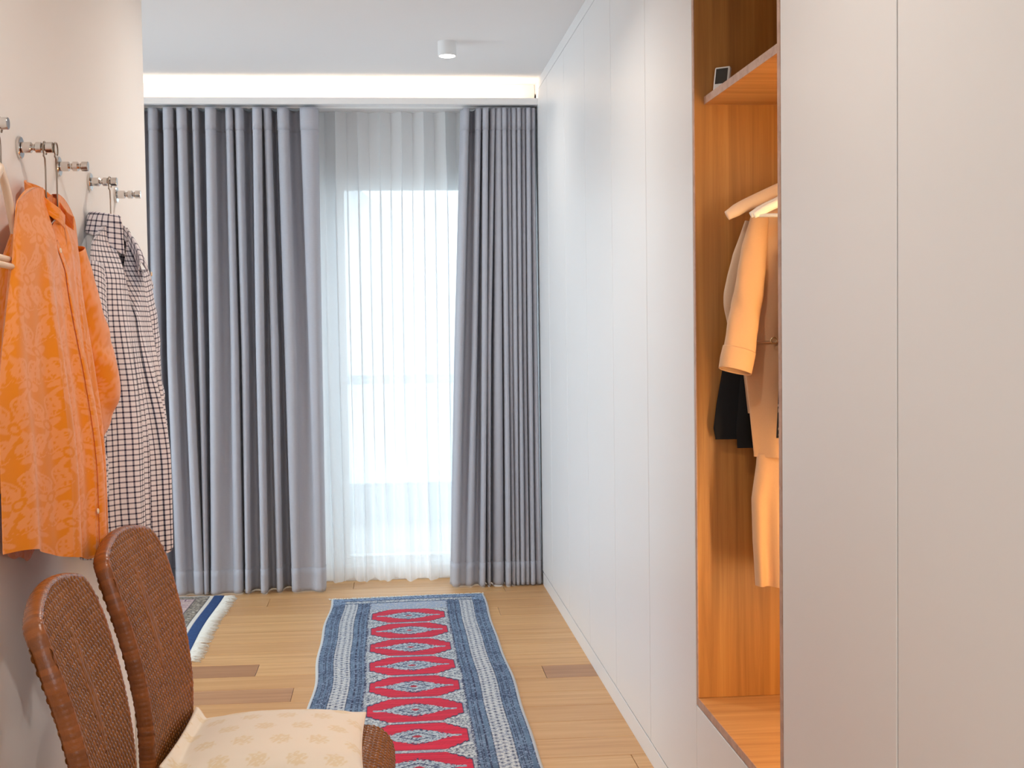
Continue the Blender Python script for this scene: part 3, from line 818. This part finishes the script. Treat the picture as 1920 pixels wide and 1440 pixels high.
def collar(C, a, n, z0, h, ra, rn, open_ang, lean, mat, parent, drop=.03, name='collar', nst=70, nh=14, fall=None):
    """standing collar band round the neck, open towards n; fall = turned-down leaf length function"""
    oa, ob_ = open_ang if isinstance(open_ang, tuple) else (open_ang, open_ang)
    th = np.linspace(oa, 2*pi-ob_, nst)          # 0 = towards n (front)
    prof = [(0, 0)]
    V = []; UV = []
    for i, t in enumerate(th):
        front = (1+cos(t))/2
        base = C+a*(ra*sin(t))+n*(rn*cos(t))
        zb = z0-(drop(t) if callable(drop) else drop*front**1.3)
        dirv = a*sin(t)+n*cos(t)
        if fall is None:
            for j in range(nh):
                k = j/(nh-1)
                V.append(base+dirv*(lean*k+.004*sin(t*5))+np.array((0, 0, zb+h*k*(1-.25*front))))
                UV.append((t*ra, h*k))
        else:
            fl = fall(t)
            for j in range(nh):
                k = j/(nh-1)
                if k < .35:
                    q = k/.35; V.append(base+dirv*lean*q+np.array((0, 0, zb+h*q)))
                else:
                    q = (k-.35)/.65
                    V.append(base+dirv*(lean+.012*sin(min(1, q*3)*pi/2)+.018*q)+np.array((0, 0, zb+h+.004*sin(min(1, q*4)*pi)-fl*q)))
                UV.append((t*ra*1.25, h*min(1, k/.35)-fl*max(0, (k-.35)/.65)))
    V = np.array(V); V[:, 0] = np.maximum(V[:, 0], XL+.006)
    o = mobj(name, V, quads(nst, nh), mat, parent, uv=np.array(UV), col=orange_cols(np.array(UV)) if mat == 'printed_silk' else None)
    return solid(o, .002)
collar(Co, a_, n_, 1.578, .034, .060, .040, .34, .001, 'printed_silk', ob, drop=.062)
V, Fc, uv = sleeve([(-.645, 2.825, 1.49), (-.640, 2.850, 1.40), (-.625, 2.875, 1.29), (-.606, 2.885, 1.215), (-.620, 2.870, 1.15), (-.640, 2.850, 1.07)], [.035, .056, .062, .056, .050, .045])
solid(mobj('sleeve', V, Fc, 'printed_silk', ob, uv=uv, col=orange_cols(uv)), .0015)
V, Fc, uv = sleeve([(-.660, 2.450, 1.50), (-.668, 2.430, 1.42), (-.672, 2.410, 1.28), (-.672, 2.395, 1.16), (-.672, 2.385, 1.04)], [.010, .028, .036, .036, .034])
solid(mobj('sleeve', V, Fc, 'printed_silk', ob, uv=uv, col=orange_cols(uv)), .0015)
for z_, du in ((1.50, .0), (.985, -.02)):
    i = int((du/.3+1)/2*259); j = int((1.55-z_)/(1.55-.90)*329)
    p = Pf[i, j]+n_*.003
    V, Fc = lathe([(.0055, 0), (.0055, .002), (.004, .003), (.002, .0022)], 16, 'x', p); mobj('button', V, Fc, 'button', ob)
# placket strip down the middle of the front
pl = [Pf[i, 16:326] for i in (123, 126, 129, 132, 135)]
pl = np.stack(pl, 0)+n_*.0022; pl = pl.reshape(-1, 3)
pu = np.stack([np.repeat(np.linspace(0, .03, 5), 310), pl[:, 2]], -1)
solid(mobj('placket', pl, quads(5, 310), 'printed_silk', ob, uv=pu, col=orange_cols(pu+.04)), .002)

def wire_hanger(label, C, axis, half, zpeg, zsh, drop, group):
    t = thing('wire_hanger', label, 'hanger', (C[0], C[1], zsh), group)
    a = np.array(axis)
    mobj('hook', *hanger_hook((C[0], C[1], zpeg), zpeg-(zsh+.055), .0135, a), 'wire', t)
    top = np.array((C[0], C[1], zsh+.055))
    pts = [top, top+a*half*.5+np.array((0, 0, -.030)), top+a*half+np.array((0, 0, -.075)), top+a*(half-.02)+np.array((0, 0, -.088)), top+np.array((0, 0, -.088)), top-a*(half-.02)+np.array((0, 0, -.088)), top-a*half+np.array((0, 0, -.075)), top-a*half*.5+np.array((0, 0, -.030)), top]
    P_ = np.vstack([np.linspace(p, q, 6)[:-1] for p, q in zip(pts, pts[1:])])
    mobj('arms', *tube(P_, .0016, 6), 'wire', t)
    return t
wire_hanger('bent wire hanger inside the orange blouse, hook over its chrome peg', (-.652, 2.640), (0, 1, 0), .19, HZ-.002, 1.50, .1, 'wire hangers')
w2 = wire_hanger('second wire hanger sharing the peg of the orange blouse', (-.634, 2.652), (0, 1, 0), .19, HZ-.002, 1.488, .1, 'wire hangers')

# --- checked shirt
thc = radians(5)
Cc = np.array((-.640, 3.239, 0))
cb = thing('checked_shirt', 'white button-down shirt with fine dark blue checks hanging beside the grey curtain', 'shirt', (Cc[0], Cc[1], .80))
def hem_c(U): return .79+.05*np.abs(U)**3+.01*np.sin(7*U)
def fold_c(U, V_):
    return (.016*np.sin(10*U+.9)+.008*np.sin(21*U+2.2*V_)+.004*np.sin(37*U))*(.4+.6*V_)
V, Fc, uv, Pc, a2_, n2_ = shirt_body(Cc, thc, 1.572, 1.505, .215, .240, hem_c, lambda U, W: .034+.05*sstep(.05, .7, W), lambda U, W: .02+.02*W, fold_c, neck=.075, vdrop=.115)
mobj('body', V, Fc, 'check_cloth', cb, uv=uv)
def fallc(t): f_ = (1+cos(t))/2; return .045+(.085*f_**2 if sin(t) < 0 else .020*f_**2)
def dropc(t): f_ = (1+cos(t))/2; return .016*f_ if sin(t) < 0 else .120*f_**2.0
collar(Cc, a2_, n2_, 1.568, .034, .070, .046, (.25, 1.0), .004, 'check_cloth', cb, fall=fallc, nh=24, drop=dropc)
V, Fc, uv = sleeve([Cc+a2_*.185+(0, 0, 1.47), Cc+a2_*.205+n2_*.002+(0, 0, 1.36), Cc+a2_*.222+n2_*.006+(0, 0, 1.20), Cc+a2_*.230+n2_*.014+(0, 0, 1.03), Cc+a2_*.232+n2_*.016+(0, 0, .90), Cc+a2_*.232+n2_*.014+(0, 0, .80)], [.036, .056, .056, .052, .048, .046], wr=.005)
solid(mobj('sleeve', V, Fc, 'check_cloth', cb, uv=uv), .0015)
V, Fc, uv = sleeve([Cc-a2_*.185+(0, 0, 1.47), Cc-a2_*.21+n2_*.0+(0, 0, 1.36), Cc-a2_*.235+n2_*.0+(0, 0, 1.20), Cc-a2_*.25+n2_*.004+(0, 0, 1.03), Cc-a2_*.255+n2_*.004+(0, 0, .90), Cc-a2_*.255+n2_*.004+(0, 0, .825)], [.036, .056, .056, .052, .050, .048], wr=.005)
solid(mobj('sleeve', V, Fc, 'check_cloth', cb, uv=uv), .0015)
pl = np.stack([Pc[i, 18:326] for i in (123, 126, 129, 132, 135)], 0)+n2_*.003; pl = pl.reshape(-1, 3)
pu = np.stack([np.repeat(np.linspace(0, .032, 5), 308)+.003, pl[:, 2]], -1)
solid(mobj('placket', pl, quads(5, 308), 'check_cloth', cb, uv=pu), .002)
p = Cc+n2_*.085+a2_*-.020+(0, 0, 1.455)
mobj('button', *lathe([(.0055, 0), (.0055, .002), (.004, .003), (.002, .0022)], 16, 'x', p), 'button', cb)
wire_hanger('wire hanger inside the checked shirt, hook over its chrome peg', (-.652, 3.239), tuple(a2_), .185, HZ-.002, 1.49, .1, 'wire hangers')

# --- cream hanger at the edge of the wall
ch = thing('cream_hanger', 'empty cream hanger with trouser bar beside the orange blouse', 'hanger', (-.655, 2.335, 1.45))
mobj('hook', *hanger_hook((-.651, 2.338, HZ-.003), .085, .014, (0, 1, 0), .0018), 'wire', ch)
ca = np.array((-.08, 1, 0)); ca = ca/np.linalg.norm(ca); c0 = np.array((-.652, 2.335, 1.60))
for sg in (1, -1):
    P_ = spline([c0, c0+ca*sg*.05+(0, 0, -.030), c0+ca*sg*.10+(0, 0, -.085), c0+ca*sg*.125+(0, 0, -.125), c0+ca*sg*.105+(0, 0, -.150)], 30)
    mobj('arm', *tube(P_, np.concatenate([np.linspace(.011, .012, 20), np.linspace(.012, .007, 10)]), 12, up=(1, 0, 0), flat=.6), 'cream_hanger', ch)
for dx, dz, hl_ in ((0, -.152, .118), (.006, -.165, .100)):
    mobj('trouser_bar', *tube([c0-ca*hl_+(dx, 0, dz), c0+ca*hl_+(dx, 0, dz)], .0055, 12), 'cream_hanger', ch)

# ================================================================== WOVEN CHAIRS
def recline(z): return .077*np.clip((z-.55)/.35, 0, 1.3)**1.7
def back_pt(y, z): return np.stack([-recline(z)+.008*(np.abs(y)/.19)**2, y, z], -1)
HWB, HWT = .172, .200
def hwz(z): return HWB+(HWT-HWB)*np.clip((z-.42)/.4, 0, 1)
def top_of(u): return .892+.030*(1-np.abs(u)**2)-.034*np.clip((np.abs(u)-.84)/.16, 0, 1)**2.2
def weave(P, Nrm, su, sv, ca_, cb_, deco=None):
    """P grid of points, su/sv lengths; lifts a plain weave of flat cane off the surface; returns new points, colours"""
    i = np.floor(su/ca_); j = np.floor(sv/cb_); fx = su/ca_-i; fz = sv/cb_-j
    over = ((i+j) % 2) == 0
    run = np.abs(fz-.5)
    hv = .0032*np.clip(np.cos(pi*(fx-.5)), 0, 1)**.45*np.clip(np.cos(pi*(fz-.5)), 0, 1)**.35
    hh = .0016*np.clip(np.cos(pi*(fz-.5)), 0, 1)**.5*np.clip(np.cos(pi*(fx-.5)), 0, 1)**.2-.0010
    H = np.where(over, hv, hh)
    if deco is not None:
        j4 = np.floor((sv/cb_+(i % 3)*2)/6); f4 = (sv/cb_+(i % 3)*2)/6-j4
        hd = .0036*np.clip(np.cos(pi*(fx-.5)), 0, 1)**.45*np.clip(np.cos(pi*(f4-.5)), 0, 1)**.2
        H = np.where(deco, hd, H)
    rv = hashn(i, j, 4); rc = hashn(i*0, j, 9)*.5+hashn(i, j*0, 2)*.5
    A, Bc, Dk = lin(160, 98, 40), lin(120, 70, 27), lin(66, 36, 16)
    col = A+(Bc-A)*(.5*rv+.5*rc)[..., None]
    col = np.where((over if deco is None else (over | deco))[..., None], col, col*.72+Dk*.28)
    return P+Nrm*H[..., None], col
def wrapped_tube(path, rad, flat, pitch, seg=14, up=(0, 1, 0), taper=None):
    P = np.asarray(path); L = np.concatenate([[0], np.cumsum(np.linalg.norm(np.diff(P, axis=0), axis=1))])
    n = int(L[-1]/pitch*4); t = np.linspace(0, L[-1], n)
    Q = np.stack([np.interp(t, L, P[:, k]) for k in range(3)], -1)
    # slight helix lift of each wrap
    f = (t/pitch) % 1; k = np.floor(t/pitch)
    r = rad+.0011*np.clip(np.sin(pi*f), 0, 1)**.5+.0005*(hashn(k, k*0, 7)-.5)
    if taper is not None: r = r*np.interp(t/L[-1], [0, 1], taper)
    V, Fc = tube(Q, r, seg, up=up, flat=flat)
    cc = lin(150, 84, 34)[None]*(.76+.36*hashn(k, k*0, 3))[:, None]
    return V, Fc, np.repeat(cc, seg, 0)

def make_chair(label):
    t = thing('woven_chair', label, 'chair', (0, 0, 0), 'woven rattan chairs')
    # backrest: front and back woven skins
    na, nb = 48*6, 48*6
    u = np.linspace(-1, 1, na); v = np.linspace(0, 1, nb); U, W = np.meshgrid(u, v, indexing='ij')
    Z = .40+W*(top_of(U)-.40); Yl = U*hwz(Z)
    su = Yl+1.0; sv = Z
    P = back_pt(Yl, Z)
    eps = 1e-3
    dz = back_pt(Yl, Z+eps)-P; dy = back_pt(Yl+eps, Z)-P
    Nn = np.cross(dy, dz); Nn /= np.linalg.norm(Nn, axis=-1, keepdims=True)
    deco = (np.abs(Yl+.02)/.03+np.abs(Z-.755)/.11) < 1
    deco &= np.abs(Yl+.02) < .022
    Pf_, cf = weave(P, Nn, su, sv, .0083, .0104, deco)
    Pb_, cbk = weave(P-Nn*.026, -Nn, su, sv, .0083, .0104)
    V = np.vstack([Pf_.reshape(-1, 3), Pb_.reshape(-1, 3)]); N_ = na*nb
    Fc = quads(na, nb).tolist()+(quads(na, nb)[:, ::-1]+N_).tolist()
    o = mobj('backrest', V, Fc, 'rattan', t, col=np.vstack([cf.reshape(-1, 3), cbk.reshape(-1, 3)])); o['kind'] = 'stuff'
    # wrapped rim: up one side, over the top, down the other
    zz = np.linspace(.30, .83, 50); side_l = np.stack([-hwz(zz), zz], -1)
    ut = np.linspace(-1, 1, 90); arc = np.stack([ut*HWT, top_of(ut)], -1); arc = arc[(np.abs(ut) < 1)]
    side_r = np.stack([hwz(zz[::-1]), zz[::-1]], -1)
    pth = np.vstack([side_l, arc, side_r]); pp = back_pt(pth[:, 0], pth[:, 1])-np.array((.0132, 0, 0))
    pp = spline(pp[::3], 240); pp[:, 2] -= .005*sstep(.86, .90, pp[:, 2]); pp[:, 1] *= .982
    V, Fc, c_ = wrapped_tube(pp, .0152, .62, .0092, up=(0, 1, 0))
    mobj('back_rim', V, Fc, 'rattan', t, col=c_)
    # seat: woven skin rolling over the front edge
    prof = spline([(.004, .462), (.12, .455), (.26, .456), (.36, .468), (.405, .462), (.432, .430), (.436, .38), (.430, .33)], 400)
    Ls = np.concatenate([[0], np.cumsum(np.linalg.norm(np.diff(prof, axis=0), axis=1))])
    nn = 56*6; tt = np.linspace(0, Ls[-1], nn); px_ = np.interp(tt, Ls, prof[:, 0]); pz_ = np.interp(tt, Ls, prof[:, 1])
    tx = np.gradient(px_); tz = np.gradient(pz_); nl = np.hypot(tx, tz); nxn, nzn = -tz/nl, tx/nl
    yl = np.linspace(-.186, .186, 44*6)
    P = np.zeros((nn, len(yl), 3)); P[..., 0] = px_[:, None]; P[..., 1] = yl[None]; P[..., 2] = pz_[:, None]
    edge = .012*sstep(.170, .186, np.abs(yl))
    P[..., 0] -= nxn[:, None]*edge[None]; P[..., 2] -= nzn[:, None]*edge[None]
    Nn = np.zeros_like(P); Nn[..., 0] = nxn[:, None]; Nn[..., 2] = nzn[:, None]
    P2, cs = weave(P, Nn, np.broadcast_to(yl[None]+1, P.shape[:2]), np.broadcast_to(tt[:, None], P.shape[:2]), .0083, .0104)
    o = mobj('seat', P2.reshape(-1, 3), quads(nn, len(yl)), 'rattan', t, col=cs.reshape(-1, 3)); o['kind'] = 'stuff'
    # side aprons
    for s in (-1, 1):
        ax = np.linspace(.0, .43, 66*4); az = np.linspace(0, 1, 17*4); AX, AZ = np.meshgrid(ax, az, indexing='ij')
        zt_ = np.interp(AX, prof[:300, 0], prof[:300, 1])-.006
        zt_ = np.where(AX > .39, zt_-.0-.5*(AX-.39), zt_)
        P = np.stack([AX, np.full_like(AX, s*.184), .33+AZ*(zt_-.33)], -1); Nn = np.zeros_like(P); Nn[..., 1] = s
        P2, cs = weave(P, Nn, AX+1, P[..., 2], .0104, .0083)
        f_ = quads(*AX.shape); o = mobj('apron', P2.reshape(-1, 3), f_ if s < 0 else f_[:, ::-1], 'rattan', t, col=cs.reshape(-1, 3)); o['kind'] = 'stuff'
    V, Fc = boxes([(.0, .425, -.176, .176, .335, .35)]); mobj('seat_frame', V, Fc, 'rattan', t, smooth=False, col=np.tile(lin(90, 46, 22), (len(V), 1)))
    for sx_, sy_ in ((.405, -1), (.405, 1), (-.02, -1), (-.02, 1)):
        zz = np.linspace(.36, .0, 30); pth = np.stack([np.full_like(zz, sx_)-(.05*(1-zz/.36) if sx_ < 0 else 0), np.full_like(zz, sy_*.158), zz], -1)
        V, Fc, c_ = wrapped_tube(pth, .019, 1.0, .012, 12, up=(1, 0, 0), taper=(1, .78)); mobj('leg', V, Fc, 'rattan', t, col=c_)
    return t
c1 = make_chair('brown woven rattan chair without a cushion, under the orange blouse')
c2 = copy_tree(c1); c2['label'] = 'brown woven rattan chair with the cream cushion, under the checked shirt'
c1.location = (-.450, 2.150, 0); c1.rotation_euler = (0, 0, radians(3))
c2.location = (-.448, 2.680, 0); c2.rotation_euler = (0, 0, radians(-3))

# cushion
cu = thing('cushion', 'cream damask cushion lying on the farther woven chair', 'cushion', (-.26, 2.68, .47))
n = 110
u = np.linspace(-1, 1, n); U, W = np.meshgrid(u, u, indexing='ij')
c00, c10, c11, c01 = np.array((-.436, 2.475)), np.array((-.062, 2.47)), np.array((-.064, 2.875)), np.array((-.424, 2.862))
A_ = (U+1)/2; B_ = (W+1)/2
XY = (1-A_)[..., None]*((1-B_)[..., None]*c00+B_[..., None]*c01)+A_[..., None]*((1-B_)[..., None]*c10+B_[..., None]*c11)
pin = 1-.035*(1-np.abs(W)**2)*np.abs(U)**6; pin2 = 1-.03*(1-np.abs(U)**2)*np.abs(W)**6
ctr = XY.mean((0, 1)); XY = ctr+(XY-ctr)*np.stack([pin, pin2], -1)
puff = np.clip(1-np.abs(U)**2.4, 0, 1)**.62*np.clip(1-np.abs(W)**2.4, 0, 1)**.62
wr = .0018*np.sin(20*U+7*W)*np.abs(U)**3+.0015*np.sin(25*W-6*U)*np.abs(W)**2
back_lift = .030*sstep(-.86, -1.0, U)
Zt = .4845+.044*puff+wr*puff**.3+back_lift; Zb = .4815-.004*puff+back_lift
V = np.vstack([np.concatenate([XY, Zt[..., None]], -1).reshape(-1, 3), np.concatenate([XY, Zb[..., None]], -1).reshape(-1, 3)])
mx_ = (U*.19+.5)/.075; my_ = (W*.2+.5)/.075; mx_ = mx_+.5*(np.floor(my_) % 2)
fx = (mx_ % 1)-.5; fy = (my_ % 1)-.5; rr = np.hypot(fx, fy*1.0); ang = np.arctan2(fy, fx)
mot = (rr < .27*(1+.16*np.cos(8*ang))) & (np.abs(np.sin(rr*52+ang*2)) > .35)
cc = np.where(mot[..., None], lin(236, 216, 180), lin(245, 232, 212)).reshape(-1, 3)
per = [i*n for i in range(n)]+[(n-1)*n+j for j in range(1, n)]+[i*n+n-1 for i in range(n-2, -1, -1)]+[j for j in range(n-2, 0, -1)]
Fc = quads(n, n).tolist()+(quads(n, n)[:, ::-1]+n*n).tolist()+[[per[i], per[i-1], per[i-1]+n*n, per[i]+n*n] for i in range(len(per))]
mobj('cover', V, Fc, 'cushion_damask', cu, col=np.vstack([cc, cc]))
mobj('piping', *tube(np.array([np.append(XY.reshape(-1, 2)[i], .483+back_lift.ravel()[i]) for i in per[::2]]), .0022, 6, closed=True), 'cream_hanger', cu)

# ================================================================== NICHE CONTENTS
def arm_hanger(name, label, Yh, xc, half, zc, drop, mat, rad, group, flat=.55, bar=True, hook=True):
    t = thing(name, label, 'hanger', (xc, Yh, zc-drop), group)
    for s in (-1, 1):
        P_ = spline([(xc, Yh, zc), (xc+s*half*.35, Yh, zc-drop*.22), (xc+s*half*.8, Yh, zc-drop*.72), (xc+s*half, Yh, zc-drop)], 30)
        mobj('arm', *tube(P_, np.concatenate([np.linspace(rad*1.15, rad, 24), np.linspace(rad, rad*.75, 6)]), 12, up=(0, 1, 0), flat=flat), mat, t)
    if bar: mobj('bar', *tube([(xc-half*.95, Yh, zc-drop-.0), (xc+half*.95, Yh, zc-drop-.0)], .0042, 10), mat, t)
    mobj('hook', *hanger_hook((1.07, Yh, 1.72), 1.72-zc, .0155, (1, 0, 0), .0018), 'chrome', t)
    return t
arm_hanger('wooden_hanger', 'pale wooden hanger carrying the beige dress in the oak niche', 3.115, 1.07, .262, 1.676, .100, 'cream_hanger', .0150, 'hangers in the niche', bar=False)
arm_hanger('white_hanger', 'white plastic hanger just in front of the beige dress', 3.030, 1.07, .228, 1.655, .085, 'white_plastic', .0095, 'hangers in the niche')
arm_hanger('white_hanger', 'white plastic hanger carrying the black speckled top', 2.975, 1.07, .235, 1.650, .085, 'white_plastic', .0095, 'hangers in the niche')
def slab(name, xl, zs_, Yc, thick, mat, parent, fold=.006, nfold=9, nu=90, nz=90, col=None, xr=None, ph=0.0):
    """flattened garment tube between left edge xl(z) and its mirror about X=1.07"""
    zz = np.linspace(zs_[0], zs_[1], nz); V = []
    a = np.linspace(0, 2*pi, nu, endpoint=False)
    for z in zz:
        x0 = xl(z); c = 1.07; h = c-x0; tk = thick(z)
        t = (zs_[1]-z)/(zs_[1]-zs_[0])
        r = np.sign(np.cos(a))*np.abs(np.cos(a))**.8
        yy = np.sin(a)*tk+fold*t*np.sin(nfold*np.cos(a)*2.2+ph+.8*t)*np.abs(np.sin(a))**.4
        V.append(np.stack([c+h*r, Yc+yy, np.full_like(a, z)], -1))
    V = np.array(V).reshape(-1, 3); Fc = []
    for i in range(nz-1):
        for j in range(nu):
            j2 = (j+1) % nu; Fc.append([i*nu+j, i*nu+j2, (i+1)*nu+j2, (i+1)*nu+j])
    Fc.append([(nz-1)*nu+j for j in range(nu)])
    return mobj(name, V, Fc, mat, parent, col=None if col is None else col(V))
ip = lambda pts: (lambda z: float(np.interp(z, [p[0] for p in pts], [p[1] for p in pts])))
dr = thing('beige_dress', 'long beige dress with belted waist and cuffed sleeve hanging in the oak niche', 'dress', (1.07, 3.10, .69))
slab('bodice', ip([(1.277, .862), (1.40, .872), (1.52, .872), (1.575, .885), (1.60, .93), (1.625, 1.0)]), (1.277, 1.625), 3.10, ip([(1.277, .030), (1.5, .034), (1.60, .02), (1.625, .008)]), 'dress_beige', dr, .010, 5)
slab('skirt', ip([(1.005, .868), (1.10, .858), (1.20, .846), (1.277, .862)]), (1.000, 1.277), 3.10, ip([(1.0, .046), (1.277, .031)]), 'dress_beige', dr, .014, 6, ph=1.)
slab('flounce', ip([(.69, .868), (.80, .862), (.90, .860), (.98, .872), (1.008, .874)]), (.690, 1.008), 3.10, ip([(.69, .050), (.95, .050), (1.008, .043)]), 'dress_beige', dr, .016, 11, ph=2.)
zc_ = 1.278
wc = [(1.07+(.21)*np.sign(cos(q))*abs(cos(q))**.8, 3.10+.034*sin(q), zc_+.004*sin(3*q)) for q in np.linspace(0, 2*pi, 80, endpoint=False)]
mobj('belt_cord', *tube(wc, .0038, 8, closed=True), 'dress_beige', dr)
kn = thing  # (no separate object)
mobj('belt_ring', *tube([(.905+.007*cos(q), 3.061, zc_+.007*sin(q)) for q in np.linspace(0, 2*pi, 20, endpoint=False)], .0016, 6, closed=True, up=(0, 1, 0)), 'brass', dr)
for s in (-1, 1):
    mir = lambda x: x if s < 0 else 2.14-x
    P_ = [(mir(.884), 3.096, 1.578), (mir(.868), 3.086, 1.50), (mir(.849), 3.072, 1.40), (mir(.832), 3.060, 1.32), (mir(.818), 3.052, 1.252)]
    V, Fc, uv = sleeve(P_, [.020, .030, .034, .036, .037], seg=44, flat=.62, wr=.0030, up=(0, 1, 0), n=110)
    o = solid(mobj('sleeve', V, Fc, 'dress_beige', dr), .0016)
    P_ = [(mir(.8195), 3.052, 1.258), (mir(.812), 3.047, 1.232), (mir(.806), 3.042, 1.208)]
    V, Fc, uv = sleeve(P_, [.0388, .0395, .0385], seg=44, flat=.64, wr=.001, up=(0, 1, 0), n=20)
    solid(mobj('cuff', V, Fc, 'dress_beige', o if False else dr), .0026)
bl = thing('pale_blouse', 'pale beige garment hanging behind the beige dress', 'blouse', (1.07, 3.165, 1.1))
slab('body', ip([(1.10, .87), (1.36, .842), (1.52, .858), (1.575, .88), (1.60, .95)]), (1.10, 1.60), 3.164, ip([(1.1, .014), (1.5, .014), (1.6, .006)]), 'blouse_pale', bl, .004, 5)
V, Fc, uv = sleeve([(.878, 3.165, 1.565), (.856, 3.160, 1.48), (.834, 3.155, 1.39), (.838, 3.158, 1.34), (.850, 3.16, 1.28)], [.012, .022, .024, .022, .020], seg=28, flat=.6, wr=.002, up=(0, 1, 0))
solid(mobj('sleeve', V, Fc, 'blouse_pale', bl), .0014)
bk = thing('black_trousers', 'folded black garment hanging behind the beige dress cuff', 'clothes', (1.07, 3.215, 1.01))
slab('leg', ip([(1.035, .805), (1.06, .800), (1.12, .808), (1.24, .830), (1.42, .86)]), (1.032, 1.42), 3.230, ip([(1.03, .018), (1.4, .014)]), 'black_cloth', bk, .004, 3)
slab('leg', ip([(1.012, .852), (1.06, .85), (1.42, .88)]), (1.012, 1.40), 3.199, ip([(1.01, .010), (1.4, .008)]), 'black_cloth', bk, .002, 3)
def speck(V):
    h = hashn(np.floor(V[:, 0]/.006), np.floor(V[:, 2]/.006), 8); return np.where((h > .62)[:, None], lin(190, 170, 150), lin(26, 22, 22))
st = thing('speckled_top', 'black and pale speckled top behind the niche edge', 'clothes', (1.07, 2.975, 1.05))
slab('body', ip([(1.055, .884), (1.28, .896), (1.45, .93), (1.55, .96), (1.58, .97)]), (1.055, 1.58), 2.975, ip([(1.05, .018), (1.58, .010)]), 'speckle_cloth', st, .004, 4, 160, 120, col=speck)

# thermometer on the shelf
th_ = thing('digital_thermometer', 'small white digital thermometer leaning on the oak shelf', 'thermometer', (.815, 3.19, 1.881))
V, Fc = boxes([(-.020, .020, -.006, .006, 0, .062)], .0025); th_m = Matrix.Rotation(radians(-22), 4, 'X')
def placeth(V):
    out = []
    for p in V:
        q = Matrix.Rotation(radians(-38), 4, 'Z') @ (Matrix.Rotation(radians(-14), 4, 'X') @ Vector(p)); out.append((q.x+.815, q.y+3.19, q.z+1.8832))
    return out
mobj('case', placeth(V), Fc, 'white_plastic', th_, smooth=False)
V, Fc = boxes([(-.0155, .0155, -.0066, -.0059, .018, .057)]); mobj('display', placeth(V), Fc, 'screen_dark', th_, smooth=False)
